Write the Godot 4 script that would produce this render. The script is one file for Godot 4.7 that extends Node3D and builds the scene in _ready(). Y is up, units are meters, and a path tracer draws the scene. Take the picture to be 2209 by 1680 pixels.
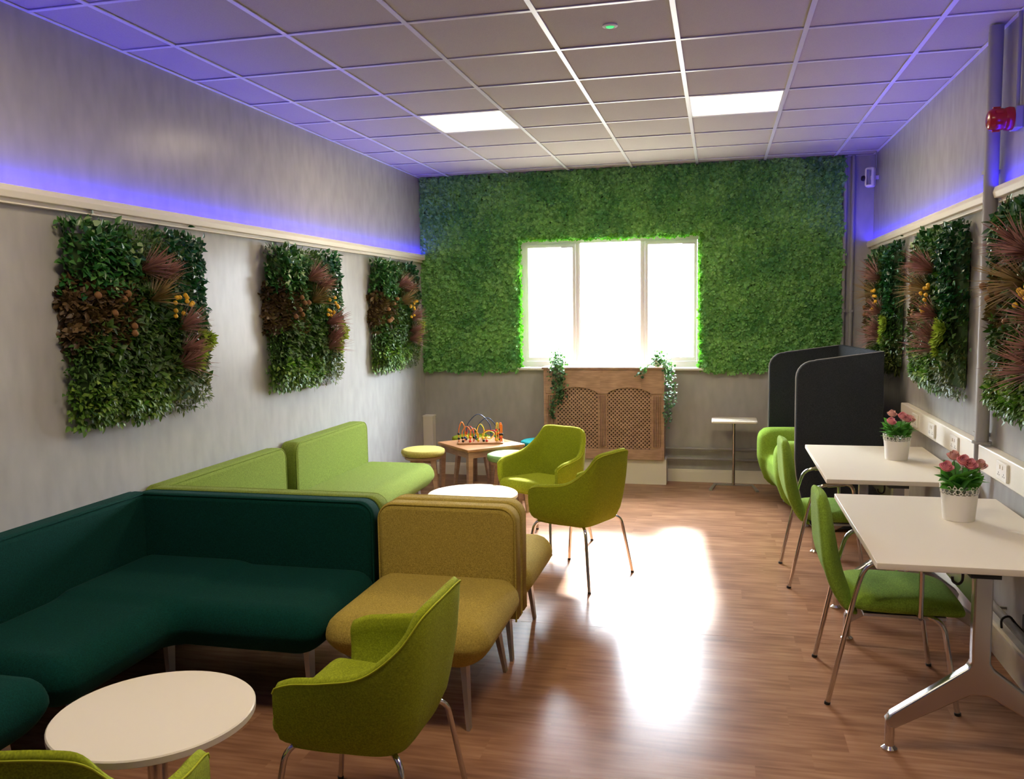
extends Node3D
# A lounge with a moss-covered window wall. x: 0 left wall .. 4.25 right wall, y up, z: 0 window wall .. towards the camera.

const H := 2.987
const W := 4.25
const ZEND := 10.4
const PARTITION := 4.49

var M := {}
var taken := {}
var rng := RandomNumberGenerator.new()
var cache := {}

# ------------------------------------------------------------------ mesh building
class MB:
	var v := PackedVector3Array()
	var n := PackedVector3Array()
	var ix := PackedInt32Array()

	func tri(a: Vector3, b: Vector3, c: Vector3) -> void:
		var nn := (b - a).cross(c - a).normalized()
		var k := v.size()
		v.append(a); v.append(b); v.append(c)
		n.append(nn); n.append(nn); n.append(nn)
		ix.append(k); ix.append(k + 2); ix.append(k + 1)

	func quad(a: Vector3, b: Vector3, c: Vector3, d: Vector3) -> void:
		var nn := (c - a).cross(d - b).normalized()
		var k := v.size()
		v.append(a); v.append(b); v.append(c); v.append(d)
		for i in 4: n.append(nn)
		for i in [0, 2, 1, 0, 3, 2]: ix.append(k + i)

	func box(c: Vector3, s: Vector3, b := Basis()) -> void:
		var p: Array[Vector3] = []
		for i in 8:
			p.append(c + b * Vector3(s.x * (0.5 if i & 1 else -0.5), s.y * (0.5 if i & 2 else -0.5), s.z * (0.5 if i & 4 else -0.5)))
		quad(p[4], p[5], p[7], p[6]); quad(p[1], p[0], p[2], p[3])
		quad(p[5], p[1], p[3], p[7]); quad(p[0], p[4], p[6], p[2])
		quad(p[6], p[7], p[3], p[2]); quad(p[0], p[1], p[5], p[4])

	func span(a: Vector3, b: Vector3) -> void:
		box((a + b) * 0.5, (b - a).abs())

	# box with a lower and an upper rectangle of different size and place
	func frustum(c0: Vector3, s0: Vector2, c1: Vector3, s1: Vector2) -> void:
		var p: Array[Vector3] = []
		for k in 2:
			var c := c0 if k == 0 else c1
			var s := (s0 if k == 0 else s1) * 0.5
			for q in [Vector2(-1, -1), Vector2(1, -1), Vector2(1, 1), Vector2(-1, 1)]:
				p.append(c + Vector3(q.x * s.x, 0, q.y * s.y))
		for i in 4:
			var j := (i + 1) % 4
			quad(p[j], p[i], p[i + 4], p[j + 4])
		quad(p[7], p[6], p[5], p[4]); quad(p[0], p[1], p[2], p[3])

	# rows of points, smooth; normals follow (next in row) x (next row)
	func grid(rows: Array, wrap := false, flip := false) -> void:
		var nu: int = rows.size()
		var nv: int = rows[0].size()
		var base := v.size()
		var nn := PackedVector3Array(); nn.resize(nu * nv)
		for i in nu:
			for j in nv: v.append(rows[i][j])
		for i in nu - 1:
			for j in (nv if wrap else nv - 1):
				var a := i * nv + j
				var b := i * nv + (j + 1) % nv
				var c := (i + 1) * nv + (j + 1) % nv
				var d := (i + 1) * nv + j
				if flip:
					var t := b; b = d; d = t
				var fn := (v[base + c] - v[base + a]).cross(v[base + d] - v[base + b])
				for q in [a, b, c, d]: nn[q] += fn
				for q in [a, c, b, a, d, c]: ix.append(base + q)
		for q in nn: n.append(q.normalized())

	func cap(ring: PackedVector3Array, flip := false) -> void:
		var c := Vector3.ZERO
		for p in ring: c += p
		c /= ring.size()
		for i in ring.size():
			var a := ring[i]; var b := ring[(i + 1) % ring.size()]
			if flip: tri(c, b, a)
			else: tri(c, a, b)

	func tube(pts: PackedVector3Array, r: float, sides := 8, r2 := -1.0, closed := false) -> void:
		var rows := []
		var m := pts.size()
		var prev := Vector3.ZERO
		var side := Vector3.ZERO
		for i in m:
			var t := (pts[mini(i + 1, m - 1)] - pts[maxi(i - 1, 0)]).normalized()
			if i == 0:
				side = t.cross(Vector3(0.31, 0.93, 0.17)).normalized()
			else:
				side = (side - t * side.dot(t)).normalized()
			var up := t.cross(side)
			var rr := r if r2 < 0 else lerpf(r, r2, float(i) / (m - 1))
			var ring := PackedVector3Array()
			for k in sides:
				var a := TAU * k / sides
				ring.append(pts[i] + (side * cos(a) + up * sin(a)) * rr)
			rows.append(ring)
		grid(rows, true)
		if not closed:
			cap(rows[0], true); cap(rows[m - 1])

	func lathe(prof: PackedVector2Array, segs := 24, at := Vector3.ZERO, b := Basis()) -> void:
		var rows := []
		for p in prof:
			var ring := PackedVector3Array()
			for k in segs:
				var a := TAU * k / segs
				ring.append(at + b * Vector3(cos(a) * p.x, p.y, -sin(a) * p.x))
			rows.append(ring)
		for i in rows.size() - 1:          # every step of the outline keeps its own edge
			grid([rows[i], rows[i + 1]], true)

	func lathe_smooth(prof: PackedVector2Array, segs := 24, at := Vector3.ZERO, b := Basis()) -> void:
		var rows := []
		for p in prof:
			var ring := PackedVector3Array()
			for k in segs:
				var a := TAU * k / segs
				ring.append(at + b * Vector3(cos(a) * p.x, p.y, -sin(a) * p.x))
			rows.append(ring)
		grid(rows, true)

	# flat outline in the xy plane, thick along z, edges rounded by bevel
	func slab(poly: PackedVector2Array, thick: float, bevel := 0.0, steps := 3, xf := Transform3D()) -> void:
		var m := poly.size()
		var area := 0.0
		for i in m: area += poly[i].cross(poly[(i + 1) % m])
		var pp := poly.duplicate()
		if area < 0: pp.reverse()
		var nrm := PackedVector2Array()
		for i in m:
			var e1 := (pp[i] - pp[(i + m - 1) % m]).normalized()
			var e2 := (pp[(i + 1) % m] - pp[i]).normalized()
			var q := Vector2(e1.y + e2.y, -e1.x - e2.x).normalized()
			var k := q.dot(Vector2(e1.y, -e1.x))
			nrm.append(q / maxf(k, 0.5))
		var rings := []
		var prof: Array[Vector2] = []
		if bevel > 0:
			for k in steps + 1:
				var a := PI / 2 * k / steps
				prof.append(Vector2(bevel * (1 - sin(a)), -thick / 2 + bevel * (1 - cos(a))))
			for k in steps + 1:
				var a := PI / 2 * (steps - k) / steps
				prof.append(Vector2(bevel * (1 - sin(a)), thick / 2 - bevel * (1 - cos(a))))
		else:
			prof = [Vector2(0, -thick / 2), Vector2(0, thick / 2)]
		for q in prof:
			var ring := PackedVector3Array()
			for i in m:
				var p := pp[i] - nrm[i] * q.x
				ring.append(xf * Vector3(p.x, p.y, q.y))
			rings.append(ring)
		if bevel > 0:
			grid(rings, true)
		else:
			for i in m:
				var j := (i + 1) % m
				quad(rings[0][i], rings[0][j], rings[1][j], rings[1][i])
		var inset := PackedVector2Array()
		for i in m: inset.append(pp[i] - nrm[i] * prof[0].x)
		var t := Geometry2D.triangulate_polygon(inset)
		var last: PackedVector3Array = rings[rings.size() - 1]
		var first: PackedVector3Array = rings[0]
		for i in range(0, t.size(), 3):
			var a := t[i]; var b := t[i + 1]; var c := t[i + 2]
			if (inset[b] - inset[a]).cross(inset[c] - inset[a]) < 0:
				var w := b; b = c; c = w
			tri(last[a], last[b], last[c]); tri(first[a], first[c], first[b])

	func mesh() -> ArrayMesh:
		var arr := []
		arr.resize(Mesh.ARRAY_MAX)
		arr[Mesh.ARRAY_VERTEX] = v
		arr[Mesh.ARRAY_NORMAL] = n
		arr[Mesh.ARRAY_INDEX] = ix
		var m := ArrayMesh.new()
		m.add_surface_from_arrays(Mesh.PRIMITIVE_TRIANGLES, arr)
		return m

# surface nets of a distance field
func nets(sdf: Callable, lo: Vector3, hi: Vector3, cell: float) -> ArrayMesh:
	var nx := int(ceil((hi.x - lo.x) / cell)) + 1
	var ny := int(ceil((hi.y - lo.y) / cell)) + 1
	var nz := int(ceil((hi.z - lo.z) / cell)) + 1
	var val := PackedFloat32Array(); val.resize(nx * ny * nz)
	var k := 0
	for z in nz:
		for y in ny:
			for x in nx:
				val[k] = sdf.call(lo + Vector3(x, y, z) * cell)
				k += 1
	var id := PackedInt32Array(); id.resize(nx * ny * nz); id.fill(-1)
	var mb := MB.new()
	var sx := 1; var sy := nx; var sz := nx * ny
	var corner := [0, sx, sy, sx + sy, sz, sx + sz, sy + sz, sx + sy + sz]
	var edges := [[0, 1], [2, 3], [4, 5], [6, 7], [0, 2], [1, 3], [4, 6], [5, 7], [0, 4], [1, 5], [2, 6], [3, 7]]
	for z in nz - 1:
		for y in ny - 1:
			for x in nx - 1:
				var at := x + y * sy + z * sz
				var inside := 0
				for c in corner:
					if val[at + c] < 0: inside += 1
				if inside == 0 or inside == 8: continue
				var p := Vector3.ZERO; var cnt := 0
				for e in edges:
					var a: float = val[at + corner[e[0]]]; var b: float = val[at + corner[e[1]]]
					if (a < 0) != (b < 0):
						var t := a / (a - b)
						var pa := Vector3(e[0] & 1, (e[0] >> 1) & 1, e[0] >> 2); var pb := Vector3(e[1] & 1, (e[1] >> 1) & 1, e[1] >> 2)
						p += pa.lerp(pb, t); cnt += 1
				p = lo + (Vector3(x, y, z) + p / cnt) * cell
				id[at] = mb.v.size()
				mb.v.append(p)
				var h := cell * 0.5
				mb.n.append(Vector3(sdf.call(p + Vector3(h, 0, 0)) - sdf.call(p - Vector3(h, 0, 0)), sdf.call(p + Vector3(0, h, 0)) - sdf.call(p - Vector3(0, h, 0)), sdf.call(p + Vector3(0, 0, h)) - sdf.call(p - Vector3(0, 0, h))).normalized())
	for z in range(1, nz - 1):
		for y in range(1, ny - 1):
			for x in range(1, nx - 1):
				var at := x + y * sy + z * sz
				for axis in 3:
					var step: int = [sx, sy, sz][axis]
					var u: int = [sy, sz, sx][axis]; var w: int = [sz, sx, sy][axis]
					var a := val[at] < 0
					if a == (val[at + step] < 0): continue
					var q0 := id[at - u - w]; var q1 := id[at - w]; var q2 := id[at]; var q3 := id[at - u]
					if q0 < 0 or q1 < 0 or q2 < 0 or q3 < 0: continue
					var o := [q0, q1, q2, q3] if a else [q3, q2, q1, q0]
					for i in [0, 2, 1, 0, 3, 2]: mb.ix.append(o[i])
	return mb.mesh()

func rounded(poly: PackedVector2Array, r: float, steps := 5) -> PackedVector2Array:
	var out := PackedVector2Array()
	var m := poly.size()
	for i in m:
		var a := poly[(i + m - 1) % m]; var b := poly[i]; var c := poly[(i + 1) % m]
		var rr := minf(r, minf(a.distance_to(b), b.distance_to(c)) * 0.49)
		var p := b + (a - b).normalized() * rr
		var q := b + (c - b).normalized() * rr
		for k in steps + 1:
			var t := float(k) / steps
			out.append(p.lerp(b, t).lerp(b.lerp(q, t), t))
	return out

func rect(x0: float, y0: float, x1: float, y1: float) -> PackedVector2Array:
	return PackedVector2Array([Vector2(x0, y0), Vector2(x1, y0), Vector2(x1, y1), Vector2(x0, y1)])

func smooth_path(pts: Array, per := 5) -> PackedVector3Array:
	var out := PackedVector3Array()
	for i in pts.size() - 1:
		var a: Vector3 = pts[maxi(i - 1, 0)]; var b: Vector3 = pts[i]; var c: Vector3 = pts[i + 1]; var d: Vector3 = pts[mini(i + 2, pts.size() - 1)]
		for k in per: out.append(b.cubic_interpolate(c, a, d, float(k) / per))
	out.append(pts[pts.size() - 1])
	return out

# straight runs joined by round bends
func bent(pts: Array, r: float, steps := 5) -> PackedVector3Array:
	var out := PackedVector3Array([pts[0]])
	for i in range(1, pts.size() - 1):
		var a: Vector3 = pts[i - 1]; var b: Vector3 = pts[i]; var c: Vector3 = pts[i + 1]
		var rr := minf(r, minf(a.distance_to(b), b.distance_to(c)) * 0.48)
		var p := b + (a - b).normalized() * rr; var q := b + (c - b).normalized() * rr
		for k in steps + 1:
			var t := float(k) / steps
			out.append(p.lerp(b, t).lerp(b.lerp(q, t), t))
	out.append(pts[pts.size() - 1])
	return out

# ------------------------------------------------------------------ nodes
func numbered(called: String) -> String:
	var k: int = taken.get(called, -1) + 1
	taken[called] = k
	return called if k == 0 else "%s_%03d" % [called, k]

func thing(called: String, label: String, category: String, at := Vector3.ZERO, turn := 0.0, group := "") -> Node3D:
	var o := Node3D.new()
	o.name = numbered(called)
	add_child(o)
	o.position = at
	o.rotation.y = turn
	tag(o, label, category, group)
	return o

func tag(o: Node3D, label: String, category: String, group := "", kind := "") -> void:
	o.set_meta("label", label)
	o.set_meta("category", category)
	if group != "": o.set_meta("group", group)
	if kind != "": o.set_meta("kind", kind)

func structure(called: String, label: String, category: String) -> Node3D:
	var o := thing(called, label, category)
	o.set_meta("kind", "structure")
	return o

func part(called: String, mesh: Mesh, mat: Material, parent: Node, xf := Transform3D(), label := "") -> MeshInstance3D:
	var o := MeshInstance3D.new()
	o.name = called
	o.mesh = mesh
	o.material_override = mat
	o.transform = xf
	if label != "": o.set_meta("label", label)
	parent.add_child(o, true)
	return o

func spread(called: String, mesh: Mesh, mat: Material, parent: Node, xfs: Array, colors: Array) -> MultiMeshInstance3D:
	var mm := MultiMesh.new()
	mm.transform_format = MultiMesh.TRANSFORM_3D
	mm.use_colors = true
	mm.mesh = mesh
	mm.instance_count = xfs.size()
	for i in xfs.size():
		mm.set_instance_transform(i, xfs[i])
		mm.set_instance_color(i, colors[i])
	var o := MultiMeshInstance3D.new()
	o.name = called
	o.multimesh = mm
	o.material_override = mat
	o.set_meta("kind", "stuff")
	parent.add_child(o, true)
	return o

func copy(src: Node3D, label: String, at: Vector3, turn: float) -> Node3D:
	var o := src.duplicate()
	var base := String(src.name)
	o.name = numbered(base)
	add_child(o)
	o.position = at
	o.rotation.y = turn
	o.set_meta("label", label)
	return o

func span_mesh(a: Vector3, b: Vector3) -> ArrayMesh:
	var mb := MB.new(); mb.span(a, b); return mb.mesh()

func T(x := 0.0, y := 0.0, z := 0.0) -> Transform3D:
	return Transform3D(Basis(), Vector3(x, y, z))

# ------------------------------------------------------------------ materials
func srgb(r: int, g: int, b: int) -> Color:
	return Color(r / 255.0, g / 255.0, b / 255.0)

func lin(r: int, g: int, b: int) -> Color:
	return srgb(r, g, b).srgb_to_linear()

func mat(c: Color, rough: float, metal := 0.0, spec := 0.5) -> StandardMaterial3D:
	var m := StandardMaterial3D.new()
	m.albedo_color = c
	m.roughness = rough
	m.metallic = metal
	m.metallic_specular = spec
	return m

func noise_image(size: int, seed: int, freq_x: float, freq_y: float, lo: float, hi: float, octaves := 3) -> Image:
	var f := FastNoiseLite.new()
	f.seed = seed
	f.frequency = 1.0
	f.fractal_octaves = octaves
	var img := Image.create(size, size, false, Image.FORMAT_RGB8)
	# wraps round: the noise is read on two circles
	for y in size:
		for x in size:
			var u := float(x) / size; var v := float(y) / size
			var a := f.get_noise_3d(cos(u * TAU) * freq_x, sin(u * TAU) * freq_x, v * freq_y)
			var b := f.get_noise_3d(cos(u * TAU) * freq_x, sin(u * TAU) * freq_x, (v - 1.0) * freq_y)
			var t := clampf(lerpf(a, b, v) * 0.9 + 0.5, 0, 1)
			var g := lerpf(lo, hi, t)
			img.set_pixel(x, y, Color(g, g, g))
	return img

func fabric(c: Color, tex: Texture2D, bump: Texture2D, scale := 2.3) -> StandardMaterial3D:
	var m := mat(c, 0.95, 0.0, 0.25)
	m.albedo_texture = tex
	m.uv1_triplanar = true
	m.uv1_scale = Vector3.ONE * scale
	m.heightmap_enabled = true
	m.heightmap_texture = bump
	m.heightmap_scale = 0.06
	m.rim_enabled = true
	m.rim = 0.12
	m.rim_tint = 0.6
	return m

func wood(size: int, seed: int, base: Color, dark: Color, planks: int) -> ImageTexture:
	var f := FastNoiseLite.new(); f.seed = seed; f.frequency = 1.0; f.fractal_octaves = 4
	var g := FastNoiseLite.new(); g.seed = seed + 7; g.frequency = 1.0; g.fractal_octaves = 2
	var r := RandomNumberGenerator.new(); r.seed = seed
	var tone := []; var shift := []
	for i in planks * 3: tone.append(r.randf_range(-0.04, 0.04)); shift.append(r.randf() * 40.0)
	var starts := []
	for i in planks: starts.append(r.randf())
	var img := Image.create(size, size, false, Image.FORMAT_RGB8)
	for y in size:
		var row := int(float(y) / size * planks) % planks
		for x in size:
			var u := float(x) / size; var v := float(y) / size
			var piece := row * 3 + int(fposmod(u + starts[row], 1.0) * 2.0)
			var o: float = shift[piece]
			var s := f.get_noise_3d(cos(u * TAU) * 0.9 + o, sin(u * TAU) * 0.9, v * 62.0)
			var w := g.get_noise_3d(cos(u * TAU) * 0.8 + o, sin(u * TAU) * 0.8, v * 9.0)
			var t: float = clampf(0.45 + s * 0.45 + w * 0.3 + tone[piece], 0, 1)
			img.set_pixel(x, y, base.lerp(dark, t))
	return ImageTexture.create_from_image(img)

func make_materials() -> void:
	var heather := ImageTexture.create_from_image(noise_image(192, 3, 14.0, 90.0, 0.66, 1.0, 2))
	var weave := ImageTexture.create_from_image(noise_image(192, 5, 16.0, 100.0, 0.0, 1.0, 1))
	var soft := ImageTexture.create_from_image(noise_image(128, 9, 2.0, 12.0, 0.93, 1.0, 3))
	M.lime = fabric(srgb(166, 180, 42), heather, weave)
	M.green = fabric(srgb(152, 190, 68), heather, weave)
	M.leaf_sofa = fabric(srgb(146, 166, 72), heather, weave)
	M.dark = fabric(srgb(6, 66, 56), heather, weave)
	M.mustard = fabric(srgb(198, 174, 82), heather, weave)
	M.lemon = fabric(srgb(234, 220, 124), heather, weave)
	M.teal = fabric(srgb(40, 160, 160), heather, weave)
	M.mint = fabric(srgb(160, 208, 140), heather, weave)
	M.charcoal = fabric(srgb(58, 63, 68), heather, weave)
	M.lime_edge = mat(srgb(164, 171, 46), 0.95, 0.0, 0.2)
	M.wall = mat(srgb(180, 179, 176), 0.25, 0.0, 0.24)
	M.wall.albedo_texture = soft
	M.wall.uv1_triplanar = true
	M.wall.uv1_world_triplanar = true
	M.wall.uv1_scale = Vector3(0.9, 0.35, 0.9)
	var streak := ImageTexture.create_from_image(noise_image(256, 21, 5.0, 6.0, 0.0, 1.0, 2))
	M.wall.heightmap_enabled = true
	M.wall.heightmap_texture = streak
	M.wall.heightmap_scale = 0.006
	M.paint = mat(srgb(236, 233, 226), 0.4)
	M.cream = mat(srgb(232, 226, 212), 0.45)
	M.pipe = mat(srgb(158, 157, 155), 0.55, 0.0, 0.25)
	M.tile = mat(srgb(202, 196, 184), 0.92, 0.0, 0.2)
	M.tile.albedo_texture = ImageTexture.create_from_image(noise_image(128, 31, 10.0, 60.0, 0.95, 1.0, 1))
	M.tile.uv1_triplanar = true
	M.tile.uv1_scale = Vector3.ONE * 3.0
	M.bar = mat(srgb(238, 238, 234), 0.32)
	M.table_white = mat(srgb(236, 228, 210), 0.38)
	M.chrome = mat(srgb(214, 212, 210), 0.12, 1.0)
	M.alloy = mat(srgb(196, 196, 198), 0.24, 1.0)
	M.silver = mat(srgb(186, 186, 186), 0.38, 0.85)
	M.black = mat(srgb(24, 24, 26), 0.5)
	M.glass = mat(Color(1, 1, 1, 0.06), 0.02)
	M.glass.transparency = BaseMaterial3D.TRANSPARENCY_ALPHA
	M.upvc = mat(srgb(244, 244, 246), 0.35)
	M.floor = mat(Color.WHITE, 0.26, 0.0, 0.24)
	M.floor.albedo_texture = wood(768, 41, srgb(168, 126, 96), srgb(118, 82, 60), 12)
	M.floor.uv1_triplanar = true
	M.floor.uv1_world_triplanar = true
	M.floor.uv1_scale = Vector3(0.5, 0.5, 0.5)
	var oak := wood(384, 57, srgb(198, 162, 136), srgb(150, 118, 98), 3)
	M.oak = mat(Color.WHITE, 0.45)
	M.oak.albedo_texture = oak
	M.oak.uv1_triplanar = true
	M.oak.uv1_scale = Vector3(1.3, 1.3, 1.3)
	M.beech = mat(srgb(250, 226, 186), 0.42)
	M.beech.albedo_texture = oak
	M.beech.uv1_triplanar = true
	M.beech.uv1_scale = Vector3(1.1, 1.1, 1.1)
	M.red = mat(srgb(168, 22, 26), 0.22)
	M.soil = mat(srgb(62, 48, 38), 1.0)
	M.backing = mat(srgb(64, 92, 48), 1.0)
	M.leaf = mat(Color.WHITE, 0.5)
	M.leaf.vertex_color_use_as_albedo = true
	M.leaf.backlight_enabled = true
	M.leaf.backlight = Color(0.5, 0.7, 0.3)
	M.gloss_leaf = mat(Color.WHITE, 0.28)
	M.gloss_leaf.vertex_color_use_as_albedo = true
	M.gloss_leaf.backlight_enabled = true
	M.gloss_leaf.backlight = Color(0.3, 0.42, 0.15)
	M.red_grass = mat(srgb(150, 108, 96), 0.7)
	M.tan_grass = mat(srgb(150, 128, 84), 0.7)
	M.stem = mat(srgb(74, 96, 48), 0.7)
	M.plant_green = mat(srgb(62, 122, 50), 0.4)
	M.plant_green.backlight_enabled = true
	M.plant_green.backlight = Color(0.3, 0.5, 0.15)
	M.pink = mat(srgb(250, 182, 190), 0.75)
	M.pale_pink = mat(srgb(250, 208, 198), 0.75)
	M.yellow = mat(srgb(226, 176, 36), 0.6)
	M.rust = mat(srgb(128, 90, 52), 0.8)
	M.lime_moss = mat(srgb(150, 176, 48), 0.9)
	M.lamp = mat(srgb(255, 250, 240), 0.5)
	M.lamp.emission_enabled = true
	M.lamp.emission = Color(1.0, 0.94, 0.84)
	M.lamp.emission_energy_multiplier = 2.5
	M.led = mat(srgb(60, 60, 255), 0.5)
	M.led.emission_enabled = true
	M.led.emission = Color(0.10, 0.08, 1.0)
	M.led.emission_energy_multiplier = 2.0
	M.green_lamp = mat(srgb(120, 255, 180), 0.4)
	M.green_lamp.emission_enabled = true
	M.green_lamp.emission = Color(0.15, 0.9, 0.45)
	M.green_lamp.emission_energy_multiplier = 1.0
	for q in [["wire_orange", 230, 120, 30], ["wire_yellow", 240, 200, 50], ["wire_red", 210, 50, 40], ["wire_blue", 50, 70, 110], ["wire_green", 50, 140, 70]]:
		M[q[0]] = mat(srgb(q[1], q[2], q[3]), 0.3)

# ------------------------------------------------------------------ main
func _ready() -> void:
	rng.seed = 20
	camera_and_light()
	make_materials()
	room()
	ceiling()
	window_wall()
	wall_fittings()
	sofas()
	armchairs()
	round_tables()
	work_tables()
	desk_chairs()
	pod()
	laptop_table()
	radiator_cover()
	play_corner()
	plants()

func camera_and_light() -> void:
	var cam := Camera3D.new()
	cam.name = "camera"
	cam.fov = 48.9004
	cam.near = 0.05
	cam.far = 200.0
	cam.transform = Transform3D(Basis(Vector3(0.97212464, -0.01514537, -0.233975), Vector3(-0.00737179, 0.99544384, -0.09506427), Vector3(0.23434875, 0.09413913, 0.96758384)), Vector3(2.918, 1.6793, 8.2777))
	add_child(cam)
	cam.current = true
	var sky_mat := ProceduralSkyMaterial.new()
	sky_mat.sky_top_color = Color(0.92, 0.96, 1.0)
	sky_mat.sky_horizon_color = Color(0.47, 0.48, 0.49)
	sky_mat.ground_horizon_color = Color(0.72, 0.72, 0.70)
	sky_mat.ground_bottom_color = Color(0.62, 0.61, 0.58)
	sky_mat.sun_angle_max = 8.0
	sky_mat.sky_curve = 0.35
	sky_mat.sky_energy_multiplier = 8.6
	sky_mat.ground_energy_multiplier = 4.8
	var sky := Sky.new()
	sky.sky_material = sky_mat
	var env := Environment.new()
	env.background_mode = Environment.BG_SKY
	env.sky = sky
	env.tonemap_mode = Environment.TONE_MAPPER_LINEAR
	env.tonemap_exposure = 1.0
	env.sdfgi_enabled = true
	env.ssao_enabled = true
	env.ssil_enabled = true
	var sun := DirectionalLight3D.new()
	sun.name = "sun"
	sun.light_color = Color(1.0, 0.97, 0.93)
	sun.light_energy = 14.0
	sun.light_angular_distance = 5.5
	sun.shadow_enabled = true
	add_child(sun)
	sun.look_at_from_position(Vector3.ZERO, Vector3(0.03, -0.61, 1.0))
	var we := WorldEnvironment.new()
	we.name = "environment"
	we.environment = env
	add_child(we)

func area(parent: Node3D, at: Vector3, size: Vector2, color: Color, energy: float, up: bool, turn := 0.0) -> void:
	var l := AreaLight3D.new()
	l.name = "lamp_light"
	l.area_size = size
	l.light_color = color
	l.light_energy = energy
	l.area_range = 12.0
	l.shadow_enabled = true
	parent.add_child(l, true)
	l.position = at
	l.basis = Basis(Vector3.UP, turn) * Basis(Vector3.RIGHT, PI / 2 if up else -PI / 2)

# ------------------------------------------------------------------ the room
func room() -> void:
	var f := structure("floor", "wood-effect vinyl floor with a welded seam across the room", "floor")
	part("subfloor", span_mesh(Vector3(-0.25, -0.2, -0.3), Vector3(W + 0.25, -0.004, ZEND + 0.2)), M.black, f)
	part("vinyl_sheet", span_mesh(Vector3(0, -0.004, 0), Vector3(W, 0, 3.916)), M.floor, f)
	part("vinyl_sheet", span_mesh(Vector3(0, -0.004, 3.9185), Vector3(W, 0, ZEND)), M.floor, f)

	var wb := structure("wall_back", "grey painted window wall behind the moss", "wall")
	var mb := MB.new()
	mb.span(Vector3(-0.25, -0.2, -0.3), Vector3(1.0, 3.2, 0)); mb.span(Vector3(2.76, -0.2, -0.3), Vector3(W + 0.25, 3.2, 0))
	mb.span(Vector3(1.0, -0.2, -0.3), Vector3(2.76, 1.07, 0)); mb.span(Vector3(1.0, 2.355, -0.3), Vector3(2.76, 3.2, 0))
	part("plaster", mb.mesh(), M.wall, wb)
	var wl := structure("wall_left", "satin grey painted wall carrying three plant panels on the left", "wall")
	part("plaster", span_mesh(Vector3(-0.25, -0.2, 0), Vector3(0, 3.2, ZEND)), M.wall, wl)
	var wr := structure("wall_right", "satin grey painted wall with socket trunking on the right", "wall")
	part("plaster", span_mesh(Vector3(W, -0.2, 0), Vector3(W + 0.25, 3.2, ZEND)), M.wall, wr)
	var wf := structure("wall_front", "grey painted wall behind the viewer", "wall")
	part("plaster", span_mesh(Vector3(-0.25, -0.2, ZEND), Vector3(W + 0.25, 3.2, ZEND + 0.2)), M.wall, wf)

	var bb := structure("baseboard_back", "white moulded skirting board under the window wall", "skirting")
	for q in [[0.11, 1.285], [2.45, W]]:
		mb = MB.new()
		mb.span(Vector3(q[0], 0, 0), Vector3(q[1], 0.098, 0.018))
		mb.span(Vector3(q[0], 0.098, 0), Vector3(q[1], 0.112, 0.012))
		mb.span(Vector3(q[0], 0.112, 0), Vector3(q[1], 0.12, 0.007))
		part("board", mb.mesh(), M.cream, bb)
	var bl := structure("baseboard_left", "white skirting board along the sofa wall", "skirting")
	part("board", span_mesh(Vector3(0, 0, 0.1), Vector3(0.016, 0.115, ZEND)), M.cream, bl)
	var br := structure("baseboard_right", "deep boxed skirting along the table wall", "skirting")
	mb = MB.new()
	mb.span(Vector3(W - 0.045, 0, 0), Vector3(W, 0.135, ZEND))
	mb.span(Vector3(W - 0.035, 0.135, 0), Vector3(W, 0.15, ZEND))
	part("board", mb.mesh(), M.cream, br)

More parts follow.
